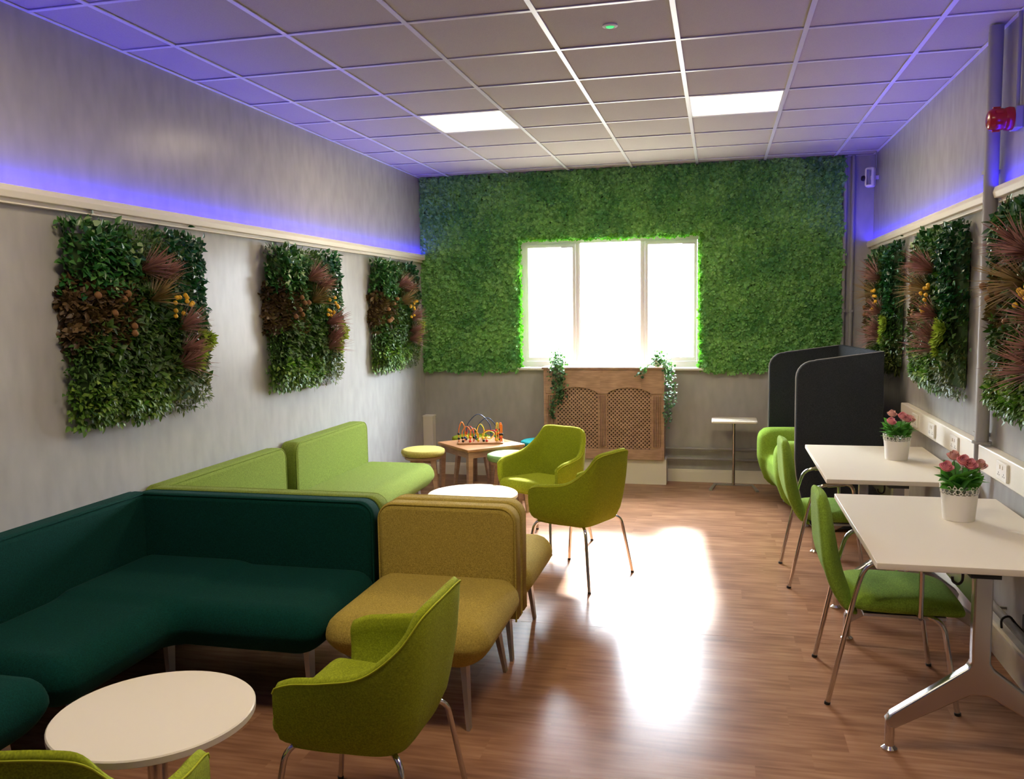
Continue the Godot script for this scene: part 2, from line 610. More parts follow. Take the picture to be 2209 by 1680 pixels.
func ceiling() -> void:
	var c := structure("ceiling", "suspended ceiling of square mineral tiles in a white grid", "ceiling")
	part("deck", span_mesh(Vector3(-0.25, H + 0.05, -0.3), Vector3(W + 0.25, H + 0.2, ZEND + 0.2)), M.tile, c)
	var xs := [0.0, 0.312, 0.912, 1.512, 2.112, 2.712, 3.312, 3.912, W]
	var zs := [0.0]
	var z := 0.2346
	while z < ZEND:
		zs.append(z); z += 0.6
	zs.append(ZEND)
	var lamps := [[2, 4], [5, 4], [2, 10], [5, 10]]
	for i in xs.size() - 1:
		for j in zs.size() - 1:
			if [i, j] in lamps: continue
			var sx: float = xs[i + 1] - xs[i] - 0.012; var sz: float = zs[j + 1] - zs[j] - 0.012
			var key := "%.3f_%.3f" % [sx, sz]
			if not cache.has(key):
				var mb := MB.new(); mb.slab(rect(-sx / 2, -sz / 2, sx / 2, sz / 2), 0.016, 0.003, 1, Transform3D(Basis(Vector3.RIGHT, PI / 2), Vector3.ZERO))
				cache[key] = mb.mesh()
			part("ceiling_tile", cache[key], M.tile, c, T((xs[i] + xs[i + 1]) / 2, H + 0.012 + 0.0006 * ((i * 7 + j * 5) % 4), (zs[j] + zs[j + 1]) / 2))
	for i in range(1, xs.size() - 1):
		var mb := MB.new()
		mb.span(Vector3(-0.012, 0, 0), Vector3(0.012, 0.004, ZEND)); mb.span(Vector3(-0.002, 0.004, 0), Vector3(0.002, 0.04, ZEND))
		part("grid_runner", mb.mesh(), M.bar, c, T(xs[i], H - 0.003, 0))
	for j in range(1, zs.size() - 1):
		for i in xs.size() - 1:
			var a: float = xs[i] + (0.012 if i > 0 else 0.0); var b: float = xs[i + 1] - 0.012
			var key := "tee%.3f" % (b - a)
			if not cache.has(key):
				var mb := MB.new(); mb.span(Vector3(0, 0, -0.011), Vector3(b - a, 0.004, 0.011)); mb.span(Vector3(0, 0.004, -0.002), Vector3(b - a, 0.03, 0.002))
				cache[key] = mb.mesh()
			part("cross_tee", cache[key], M.bar, c, T(a, H - 0.002, zs[j]))
	for s in 2:
		var mb := MB.new()
		var x0 := 0.0 if s == 0 else W - 0.02
		mb.span(Vector3(x0, H - 0.003, 0), Vector3(x0 + 0.02, H + 0.001, ZEND))
		mb.span(Vector3(0.0 if s == 0 else W - 0.002, H - 0.003, 0), Vector3(0.002 if s == 0 else W, H + 0.03, ZEND))
		part("edge_trim", mb.mesh(), M.bar, c)
	part("edge_trim", span_mesh(Vector3(0, H - 0.003, 0), Vector3(W, H + 0.001, 0.02)), M.bar, c)
	var names := ["square ceiling light panel over the plant-lined sofa wall side", "square ceiling light panel nearer the work tables", "square ceiling light panel above the round coffee table, out of view", "square ceiling light panel above the aisle, out of view"]
	for k in 4:
		var q: Array = lamps[k]
		var cx: float = (xs[q[0]] + xs[q[0] + 1]) / 2; var cz: float = (zs[q[1]] + zs[q[1] + 1]) / 2
		var l := thing("ceiling_light", names[k], "ceiling light", Vector3(cx, H, cz), 0.0, "recessed ceiling light panels")
		var mb := MB.new()
		for t in 4:
			mb.box(Basis(Vector3.UP, t * PI / 2) * Vector3(0.287, 0.006, 0), Vector3(0.012, 0.014, 0.586), Basis(Vector3.UP, t * PI / 2))
		part("frame", mb.mesh(), M.bar, l)
		part("diffuser", span_mesh(Vector3(-0.281, 0.004, -0.281), Vector3(0.281, 0.010, 0.281)), M.lamp, l)
		area(l, Vector3(0, -0.004, 0), Vector2(0.56, 0.56), Color(1.0, 0.92, 0.755), 2.0 if k < 2 else 2.45, false)
	var d := thing("emergency_light", "small round green-lit emergency downlight in the ceiling", "light", Vector3(2.412, H, 4.13))
	var mb := MB.new()
	mb.lathe(PackedVector2Array([Vector2(0.0, 0.004), Vector2(0.034, 0.004), Vector2(0.036, -0.004), Vector2(0.024, -0.008), Vector2(0.02, -0.004)]), 24)
	part("bezel", mb.mesh(), M.paint, d, T(0, 0.003, 0))
	mb = MB.new()
	mb.lathe_smooth(PackedVector2Array([Vector2(0.021, -0.003), Vector2(0.016, -0.009), Vector2(0.0, -0.012)]), 16)
	part("lens", mb.mesh(), M.green_lamp, d, T(0, 0.003, 0))

# ------------------------------------------------------------------ window wall
func leaf_mesh(long: float, wide: float, fold: float, droop: float) -> ArrayMesh:
	var mb := MB.new()
	var rows := []
	for k in 4:
		var t := k / 3.0
		var w: float = [0.12, 1.0, 0.72, 0.03][k] * wide * 0.5
		var y := -droop * t * t
		rows.append(PackedVector3Array([Vector3(-w, y + fold * w, t * long), Vector3(0, y, t * long), Vector3(w, y + fold * w, t * long)]))
	mb.grid(rows)
	return mb.mesh()

func clump_mesh(count: int, long: float, wide: float, sd: int) -> ArrayMesh:
	var r := RandomNumberGenerator.new(); r.seed = sd
	var mb := MB.new()
	for i in count:
		var b := Basis(Vector3.BACK, r.randf() * TAU) * Basis(Vector3.RIGHT, r.randf_range(-1.5, -0.75))
		var o := Vector3(r.randf_range(-0.4, 0.4), r.randf_range(-0.4, 0.4), r.randf_range(-0.2, 0.3)) * long
		var rows := []
		for k in 3:
			var t := k / 2.0
			var w: float = [0.25, 1.0, 0.1][k] * wide * 0.5
			var row := PackedVector3Array()
			for s in [-1.0, 0.0, 1.0]:
				row.append(o + b * Vector3(s * w, absf(s) * w * 0.4 - t * t * long * 0.25, t * long))
			rows.append(row)
		mb.grid(rows)
	return mb.mesh()

func window_wall() -> void:
	var w := structure("window_1", "white three-pane window full of bright daylight", "window")
	var z := -0.13
	var mb := MB.new()
	mb.span(Vector3(1.0, 1.095, z - 0.035), Vector3(1.045, 2.355, z + 0.035)); mb.span(Vector3(2.715, 1.095, z - 0.035), Vector3(2.76, 2.355, z + 0.035))
	mb.span(Vector3(1.045, 2.305, z - 0.035), Vector3(2.715, 2.355, z + 0.035)); mb.span(Vector3(1.045, 1.095, z - 0.035), Vector3(2.715, 1.15, z + 0.035))
	part("window_frame", mb.mesh(), M.upvc, w)
	for x in [1.572, 2.2]:
		mb = MB.new(); mb.span(Vector3(x - 0.022, 1.15, z - 0.03), Vector3(x + 0.022, 2.305, z + 0.03)); mb.span(Vector3(x - 0.012, 1.15, z + 0.03), Vector3(x + 0.012, 2.305, z + 0.038))
		part("mullion", mb.mesh(), M.upvc, w)
	var ex := [[1.045, 1.55], [1.594, 2.178], [2.222, 2.715]]
	for i in 3:
		var a: float = ex[i][0]; var b: float = ex[i][1]
		if i != 1:
			mb = MB.new()
			mb.span(Vector3(a + 0.003, 2.27, z - 0.02), Vector3(b - 0.003, 2.303, z + 0.045)); mb.span(Vector3(a + 0.003, 1.153, z - 0.02), Vector3(b - 0.003, 1.19, z + 0.045))
			mb.span(Vector3(a + 0.003, 1.19, z - 0.02), Vector3(a + 0.03, 2.27, z + 0.045)); mb.span(Vector3(b - 0.03, 1.19, z - 0.02), Vector3(b - 0.003, 2.27, z + 0.045))
			var sash := part("sash", mb.mesh(), M.upvc, w)
			part("stay_arm", span_mesh(Vector3(b - 0.14, 2.262, z + 0.045), Vector3(b - 0.02, 2.272, z + 0.055)), M.silver, sash)
		part("pane", span_mesh(Vector3(a, 1.15, z - 0.004), Vector3(b, 2.305, z + 0.002)), M.glass, w)
	mb = MB.new()
	mb.slab(rounded(rect(0.97, -0.2, 2.80, 0.05), 0.015, 3), 0.026, 0.008, 2, Transform3D(Basis(Vector3.RIGHT, PI / 2), Vector3(0, 1.083, 0)))
	part("window_sill", mb.mesh(), M.paint, w)

	var m := thing("moss_panel", "vivid green moss cladding surrounding the bright window", "moss wall", Vector3(0, 0, 0))
	mb = MB.new()
	mb.span(Vector3(0.02, 1.085, 0.004), Vector3(1.0, 2.975, 0.02)); mb.span(Vector3(2.76, 1.085, 0.004), Vector3(3.96, 2.975, 0.02)); mb.span(Vector3(1.0, 2.355, 0.004), Vector3(2.76, 2.975, 0.02))
	part("backing_board", mb.mesh(), M.backing, m)
	var r := RandomNumberGenerator.new(); r.seed = 77
	var f := FastNoiseLite.new(); f.seed = 4; f.frequency = 1.6; f.fractal_octaves = 3
	var meshes := [clump_mesh(11, 0.032, 0.024, 1), clump_mesh(11, 0.028, 0.022, 2), clump_mesh(10, 0.036, 0.026, 3)]
	var xf := [[], [], []]; var col := [[], [], []]
	var step := 0.0255
	var y := 1.075
	while y < 2.972:
		var x := 0.02
		while x < 3.975:
			var px := x + r.randf_range(-0.012, 0.012); var py := y + r.randf_range(-0.012, 0.012)
			if not (px > 1.006 and px < 2.754 and py < 2.346):
				var k := r.randi() % 3
				var s := r.randf_range(0.85, 1.45)
				var depth := 0.024 + 0.022 * f.get_noise_2d(px * 11, py * 11) + r.randf_range(-0.01, 0.014)
				xf[k].append(Transform3D(Basis(Vector3.BACK, r.randf() * TAU).scaled(Vector3(s, s, s)), Vector3(clampf(px, 0.016, 3.972), py, maxf(depth, 0.012))))
				var t := clampf(0.5 + f.get_noise_2d(px, py) * 0.9 + r.randf_range(-0.3, 0.3), 0, 1)
				col[k].append(lin(104, 170, 98).lerp(lin(160, 212, 126), t))
			x += step
		y += step
	# sprigs that line the window opening and turn towards the glass
	for i in 620:
		var d := r.randf() * (1.26 * 2 + 1.75)
		var p := Vector3.ZERO
		if d < 1.26: p = Vector3(1.004, 1.09 + d, 0)
		elif d < 2.52: p = Vector3(2.756, 1.09 + d - 1.26, 0)
		else: p = Vector3(1.0 + d - 2.52, 2.35, 0)
		p.z = r.randf_range(-0.035, 0.04)
		var k := r.randi() % 3
		var s := r.randf_range(0.6, 1.1)
		xf[k].append(Transform3D(Basis(Vector3.BACK, r.randf() * TAU).scaled(Vector3(s, s, s)), p))
		col[k].append(lin(84, 150, 56).lerp(lin(134, 190, 74), r.randf()))
	for k in 3:
		spread("moss_foliage", meshes[k], M.leaf, m, xf[k], col[k])

# ------------------------------------------------------------------ rails, pipes, sockets
func rail(left: bool) -> void:
	var nm := "cream wall rail with a blue LED strip over the sofas" if left else "cream wall rail with a blue LED strip over the work tables"
	var o := thing("led_rail", nm, "light rail", Vector3(0.0 if left else W, 0, 0))
	var s := 1.0 if left else -1.0
	for run in ([[0.035, 8.6]] if left else [[0.02, 3.515], [3.665, 8.6]]):   # the table wall's rail stops either side of the pipes
		var z0: float = run[0]
		var z1: float = run[1]
		var mb := MB.new()
		mb.slab(rounded(PackedVector2Array([Vector2(0, 2.172), Vector2(0.05 * s, 2.172), Vector2(0.058 * s, 2.20), Vector2(0.05 * s, 2.226), Vector2(0.042 * s, 2.226), Vector2(0.042 * s, 2.216), Vector2(0, 2.216)]), 0.003, 2), z1 - z0, 0.0, 1, Transform3D(Basis(), Vector3(0, 0, (z0 + z1) / 2)))
		part("cover", mb.mesh(), M.cream, o)
		mb = MB.new()
		mb.slab(PackedVector2Array([Vector2(0, 2.150), Vector2(0.03 * s, 2.150), Vector2(0.03 * s, 2.156), Vector2(0.022 * s, 2.158), Vector2(0.022 * s, 2.172), Vector2(0, 2.172)]), z1 - z0, 0.0, 1, Transform3D(Basis(), Vector3(0, 0, (z0 + z1) / 2)))
		part("lower_moulding", mb.mesh(), M.cream, o)
		part("led_strip", span_mesh(Vector3(0.018 * s, 2.216, z0 + 0.01), Vector3(0.030 * s, 2.219, z1 - 0.01)), M.led, o)
		area(o, Vector3(0.024 * s, 2.222, (z0 + z1) / 2), Vector2(0.012, z1 - z0 - 0.02), Color(0.16, 0.11, 1.0), 0.38 * (z1 - z0), true)

func wall_fittings() -> void:
	rail(true)
	rail(false)
	# upright pipes on the table wall
	var o := thing("heating_pipe", "thick grey painted pipe running floor to ceiling on the table wall", "pipe", Vector3(W - 0.055, 0, 3.625), 0.0, "upright wall pipes")
	var mb := MB.new()
	mb.tube(PackedVector3Array([Vector3(0, 0.98, 0), Vector3(0, H - 0.004, 0)]), 0.032, 16)
	part("pipe", mb.mesh(), M.pipe, o)
	mb = MB.new(); mb.lathe(PackedVector2Array([Vector2(0.033, 0.975), Vector2(0.045, 0.975), Vector2(0.045, 0.985), Vector2(0.033, 0.985)]), 16)
	part("collar", mb.mesh(), M.pipe, o)
	o = thing("heating_pipe", "thinner grey painted pipe just behind the thick wall pipe", "pipe", Vector3(W - 0.05, 0, 3.54), 0.0, "upright wall pipes")
	mb = MB.new(); mb.tube(PackedVector3Array([Vector3(0, 0.16, 0), Vector3(0, H - 0.004, 0)]), 0.017, 12)
	part("pipe", mb.mesh(), M.pipe, o)
	for y in [1.0, 2.3]:
		part("clip", span_mesh(Vector3(-0.02, y, -0.022), Vector3(0.05, y + 0.02, 0.022)), M.pipe, o)
	# pipes in the corner beside the moss
	var lab := ["grey painted pipe rising along the edge of the moss", "grey painted pipe nearest the corner beside the moss"]
	for k in 2:
		o = thing("corner_pipe", lab[k], "pipe", Vector3([4.004, 4.07][k], 0, 0.03), 0.0, "corner pipes")
		mb = MB.new(); mb.tube(PackedVector3Array([Vector3(0, 0.13, 0), Vector3(0, H - 0.004, 0)]), 0.016, 12)
		part("pipe", mb.mesh(), M.pipe, o)
		part("clip", span_mesh(Vector3(-0.02, 1.6, -0.03), Vector3(0.02, 1.62, 0.018)), M.pipe, o)
	# pipes above the skirting
	lab = ["upper grey heating pipe low along the window wall", "lower grey heating pipe low along the window wall"]
	for k in 2:
		o = thing("low_pipe", lab[k], "pipe", Vector3(0, [0.325, 0.228][k], 0.045), 0.0, "low heating pipes under the window wall")
		mb = MB.new(); mb.tube(PackedVector3Array([Vector3(2.43, 0, 0), Vector3(3.97, 0, 0)]), 0.014, 12)
		part("pipe", mb.mesh(), M.pipe, o)
		for x in [2.7, 3.7]:
			part("bracket", span_mesh(Vector3(x, -0.006, -0.045), Vector3(x + 0.016, 0.006, 0)), M.pipe, o)
	o = thing("side_pipe", "grey heating pipe low along the table wall", "pipe", Vector3(W - 0.05, 0.235, 0))
	mb = MB.new(); mb.tube(PackedVector3Array([Vector3(0, 0, 2.0), Vector3(0, 0, 7.0)]), 0.017, 12)
	part("pipe", mb.mesh(), M.pipe, o)
	for z in [2.6, 3.9, 5.2]:
		part("bracket", span_mesh(Vector3(0, -0.006, z), Vector3(0.05, 0.006, z + 0.016)), M.pipe, o)
	o = thing("wall_hook", "small black curved hook low on the table wall", "hook", Vector3(W, 0.24, 4.15))
	mb = MB.new(); mb.tube(smooth_path([Vector3(-0.002, -0.03, 0), Vector3(-0.03, 0.0, 0), Vector3(-0.06, 0.035, 0), Vector3(-0.09, 0.02, 0), Vector3(-0.09, -0.02, 0)], 4), 0.005, 6)
	part("hook", mb.mesh(), M.black, o)
	part("plate", span_mesh(Vector3(-0.004, -0.045, -0.012), Vector3(0, 0.045, 0.012)), M.black, o)
	# socket trunking
	o = thing("socket_trunking", "cream cable trunking with sockets behind the work tables", "trunking", Vector3(W, 0, 0))
	mb = MB.new()
	for run in [[1.66, 3.515], [3.565, 7.66]]:
		mb = MB.new(); mb.slab(rounded(rect(-0.052, 0.835, 0, 0.962), 0.006, 2), run[1] - run[0], 0.0, 1, Transform3D(Basis(), Vector3(0, 0, (run[0] + run[1]) / 2)))
		part("cover", mb.mesh(), M.cream, o)
	part("drop_pipe", span_mesh(Vector3(-0.05, 0.13, 1.70), Vector3(0, 0.84, 1.75)), M.cream, o)
	for z in [2.15, 2.62, 3.14, 3.97, 4.7]:
		mb = MB.new(); mb.slab(rounded(rect(-0.075, -0.043, 0.075, 0.043), 0.006, 2), 0.012, 0.003, 1, Transform3D(Basis(Vector3.UP, -PI / 2), Vector3(-0.058, 0.898, z)))
		var s := part("socket", mb.mesh(), M.paint, o)
		mb = MB.new()
		for q in [-0.036, 0.036]:
			mb.box(Vector3(-0.0645, 0.888, z + q), Vector3(0.001, 0.009, 0.005)); mb.box(Vector3(-0.0645, 0.878, z + q - 0.011), Vector3(0.001, 0.005, 0.009)); mb.box(Vector3(-0.0645, 0.878, z + q + 0.011), Vector3(0.001, 0.005, 0.009))
		part("pin_holes", mb.mesh(), M.pipe, s).set_meta("kind", "stuff")
		mb = MB.new()
		for q in [-0.018, 0.018]: mb.box(Vector3(-0.0655, 0.917, z + q), Vector3(0.004, 0.018, 0.011))
		part("switches", mb.mesh(), M.cream, s).set_meta("kind", "stuff")
	# red sounder
	o = thing("fire_alarm_sounder", "red fire alarm sounder high on the table wall", "alarm", Vector3(W, 2.51, 3.83))
	var side := Basis(Vector3.BACK, PI / 2)
	mb = MB.new(); mb.slab(rounded(rect(-0.05, -0.05, 0.05, 0.05), 0.008, 3), 0.034, 0.006, 2, Transform3D(Basis(Vector3.UP, -PI / 2), Vector3(-0.017, 0, 0)))
	part("back_box", mb.mesh(), M.pipe, o)
	mb = MB.new(); mb.lathe_smooth(PackedVector2Array([Vector2(0.052, 0.034), Vector2(0.054, 0.05), Vector2(0.05, 0.066), Vector2(0.047, 0.07), Vector2(0.05, 0.08), Vector2(0.051, 0.105), Vector2(0.046, 0.128), Vector2(0.034, 0.136), Vector2(0.0, 0.137)]), 24, Vector3.ZERO, side)
	part("horn_body", mb.mesh(), M.red, o)
	for k in 6:
		var a := TAU * k / 6
		mb = MB.new(); mb.box(side * Vector3(cos(a) * 0.05, 0.10, sin(a) * 0.05), Vector3(0.03, 0.012, 0.012))
		part("rib", mb.mesh(), M.red, o)
	mb = MB.new(); mb.tube(PackedVector3Array([Vector3(-0.014, 0.05, 0), Vector3(-0.014, H - 2.51 - 0.004, 0)]), 0.009, 8)
	part("conduit", mb.mesh(), M.pipe, o)
	# camera in the corner
	o = thing("security_camera", "white wall-mounted security camera in the corner by the moss", "camera", Vector3(W - 0.05, 2.76, 0.19))
	part("bracket", span_mesh(Vector3(-0.015, -0.015, -0.02), Vector3(0.05, 0.015, 0.02)), M.paint, o)
	mb = MB.new(); mb.slab(rounded(rect(-0.04, -0.085, 0.04, 0.085), 0.025, 5), 0.07, 0.02, 3)
	part("body", mb.mesh(), M.paint, o, Transform3D(Basis(Vector3.UP, -0.5), Vector3(-0.02, 0, 0.03)))
	mb = MB.new(); mb.lathe_smooth(PackedVector2Array([Vector2(0.024, 0), Vector2(0.024, 0.025), Vector2(0.018, 0.036), Vector2(0.0, 0.04)]), 16, Vector3(-0.055, -0.005, 0.02), Basis(Vector3.BACK, PI / 2))
	part("lens", mb.mesh(), M.black, o)
	mb = MB.new(); mb.tube(PackedVector3Array([Vector3(0.03, 0.08, 0), Vector3(0.03, H - 2.76 - 0.004, 0)]), 0.007, 6)
	part("conduit", mb.mesh(), M.pipe, o)
	# boxed pipe end in the sofa corner
	o = thing("pipe_boxing", "short pale grey boxed pipe casing in the corner behind the stools", "boxing", Vector3(0.0, 0, 0.0))
	mb = MB.new(); mb.slab(rounded(rect(0.0, 0.0, 0.105, 0.10), 0.006, 2), 0.61, 0.003, 1, Transform3D(Basis(Vector3.RIGHT, PI / 2), Vector3(0, 0.305, 0)))
	part("casing", mb.mesh(), M.cream, o)
	mb = MB.new(); mb.span(Vector3(0, 0.6, 0), Vector3(0.11, 0.612, 0.105))
	part("lid", mb.mesh(), M.paint, o)

# ------------------------------------------------------------------ sofas
func sd_pad(p: Vector3, lo: Vector3, hi: Vector3, r: float, taper: float) -> float:
	var c := (lo + hi) * 0.5
	var h := (hi - lo) * 0.5
	var q := (p - c)
	var sh := maxf(0.0, -q.y) * taper
	var d := Vector3(absf(q.x) - (h.x - r - sh), absf(q.y) - (h.y - r), absf(q.z) - (h.z - r - sh))
	return Vector3(maxf(d.x, 0), maxf(d.y, 0), maxf(d.z, 0)).length() + minf(maxf(d.x, maxf(d.y, d.z)), 0.0) - r

func smin(a: float, b: float, k: float) -> float:
	var h := clampf(0.5 + 0.5 * (b - a) / k, 0, 1)
	return lerpf(b, a, h) - k * h * (1 - h)

func sofa_leg(parent: Node3D, top: Vector3, foot: Vector3, along_x: bool) -> void:
	var mb := MB.new()
	var a := Vector2(0.026, 0.058) if along_x else Vector2(0.058, 0.026)
	mb.frustum(foot, a * 0.55, top, a)
	part("leg", mb.mesh(), M.silver, parent)

func back_slab(parent: Node3D, a: Vector2, b: Vector2, thick: float, y0: float, y1: float, m: Material, edge: Material) -> void:
	# from a to b in plan (x, z), the slab centred on that line
	var d := (b - a); var l := d.length()
	var mb := MB.new()
	var poly := PackedVector2Array()
	poly.append_array([Vector2(-l / 2, y0), Vector2(l / 2, y0)])
	for k in 9:
		var t := PI / 2 * k / 8
		poly.append(Vector2(l / 2 - 0.075 + 0.075 * cos(t), y1 - 0.075 + 0.075 * sin(t)))
	for k in 9:
		var t := PI / 2 + PI / 2 * k / 8
		poly.append(Vector2(-l / 2 + 0.075 + 0.075 * cos(t), y1 - 0.075 + 0.075 * sin(t)))
	mb.slab(poly, thick, 0.028, 4)
	var x := Vector3(d.x, 0, d.y).normalized()
	var xf := Transform3D(Basis(x, Vector3.UP, x.cross(Vector3.UP)), Vector3((a.x + b.x) / 2, 0, (a.y + b.y) / 2))
	var o := part("backrest", mb.mesh(), m, parent, xf)
	mb = MB.new()
	var path := PackedVector3Array()
	for i in range(1, poly.size()):
		path.append(Vector3(poly[i].x, poly[i].y, 0))
	path.append(Vector3(-l / 2, y0, 0))
	for s in [-1.0, 1.0]:
		var q := PackedVector3Array()
		for p in path: q.append(Vector3(p.x * (1.0 - 0.012 / l), p.y - 0.006, s * (thick / 2 - 0.006)))
		mb.tube(q, 0.0045, 6)
	part("piping", mb.mesh(), edge, o)

func corner_sofa(s: float, called_label: String, m: Material, edge: Material) -> void:
	var o := thing("corner_sofa", called_label, "sofa", Vector3(0, 0, PARTITION), 0.0, "L-shaped corner sofas")
	var f := func(p: Vector3) -> float:
		var q := Vector3(p.x, p.y, p.z * s)
		return smin(sd_pad(q, Vector3(0.07, 0.245, 0.05), Vector3(0.70, 0.462, 1.365), 0.098, 0.45), sd_pad(q, Vector3(0.07, 0.245, 0.05), Vector3(1.35, 0.462, 0.735), 0.098, 0.45), 0.07)
	var lo := Vector3(0.03, 0.2, -0.02 if s > 0 else -1.42)
	var hi := Vector3(1.43, 0.5, 1.42 if s > 0 else 0.02)
	part("seat", nets(f, lo, hi, 0.022), m, o)
	back_slab(o, Vector2(0.062, 0.012 * s), Vector2(0.062, 1.36 * s), 0.105, 0.26, 0.785, m, edge)
	back_slab(o, Vector2(0.02, 0.058 * s), Vector2(1.345, 0.058 * s), 0.105, 0.26, 0.785, m, edge)
	for q in [[Vector3(1.235, 0.28, 0.575), Vector3(1.26, 0, 0.61)], [Vector3(1.235, 0.28, 0.13), Vector3(1.26, 0, 0.10)], [Vector3(0.60, 0.27, 1.2), Vector3(0.63, 0, 1.24)], [Vector3(0.16, 0.27, 1.2), Vector3(0.14, 0, 1.24)], [Vector3(0.16, 0.27, 0.14), Vector3(0.14, 0, 0.12)], [Vector3(0.56, 0.27, 0.58), Vector3(0.57, 0, 0.59)]]:
		var a: Vector3 = q[0]; var b: Vector3 = q[1]
		a.z *= s; b.z *= s
		sofa_leg(o, a, b, true)

func bench(called: String, label: String, m: Material, edge: Material, z0: float, z1: float, group: String) -> void:
	var o := thing(called, label, "sofa", Vector3(0, 0, (z0 + z1) / 2), 0.0, group)
	var h := (z1 - z0) / 2
	var f := func(p: Vector3) -> float: return sd_pad(p, Vector3(0.09, 0.245, -h), Vector3(0.72, 0.462, h), 0.098, 0.45)
	part("seat", nets(f, Vector3(0.05, 0.2, -h - 0.06), Vector3(0.77, 0.5, h + 0.06), 0.022), m, o)
	back_slab(o, Vector2(0.075, -h + 0.03), Vector2(0.075, h - 0.03), 0.125, 0.26, 0.79, m, edge)
	for sz in [-1.0, 1.0]:
		sofa_leg(o, Vector3(0.60, 0.27, sz * (h - 0.16)), Vector3(0.63, 0, sz * (h - 0.12)), true)
		sofa_leg(o, Vector3(0.16, 0.27, sz * (h - 0.16)), Vector3(0.14, 0, sz * (h - 0.12)), true)

func sofas() -> void:
	corner_sofa(1.0, "dark bottle-green L-shaped corner sofa in the foreground", M.dark, M.dark)
	corner_sofa(-1.0, "light olive-green L-shaped corner sofa behind the dark green one", M.leaf_sofa, M.leaf_sofa)
	bench("bench_sofa", "light green two-seat bench sofa beyond the corner sofas, against the wall", M.leaf_sofa, M.leaf_sofa, 1.79, 3.07, "straight bench sofas")
	bench("bench_sofa", "dark green bench sofa cut off by the photo's edge beside the near coffee table", M.dark, M.dark, 5.875, 7.15, "straight bench sofas")
	# two mustard single seats back to back
	for k in 2:
		var s := 1.0 if k == 0 else -1.0
		var o := thing("single_seat", ["mustard single seat facing the viewer, back against the partition line", "mustard single seat facing the window, behind the front mustard seat"][k], "seat", Vector3(1.70, 0, PARTITION), 0.0, "mustard single seats")
		var f := func(p: Vector3) -> float:
			return sd_pad(Vector3(p.x, p.y, p.z * s), Vector3(-0.343, 0.245, 0.05), Vector3(0.355, 0.462, 0.74), 0.1, 0.5)
		part("seat", nets(f, Vector3(-0.42, 0.2, -0.02 if s > 0 else -0.79), Vector3(0.42, 0.5, 0.79 if s > 0 else 0.02), 0.02), M.mustard, o)
		back_slab(o, Vector2(-0.335, 0.058 * s), Vector2(0.335, 0.058 * s), 0.105, 0.262, 0.785, M.mustard, M.mustard)
		for sx in [-1.0, 1.0]:
			sofa_leg(o, Vector3(sx * 0.23, 0.28, 0.59 * s), Vector3(sx * 0.255, 0, 0.63 * s), true)
			sofa_leg(o, Vector3(sx * 0.23, 0.28, 0.12 * s), Vector3(sx * 0.265, 0, 0.065 * s), true)

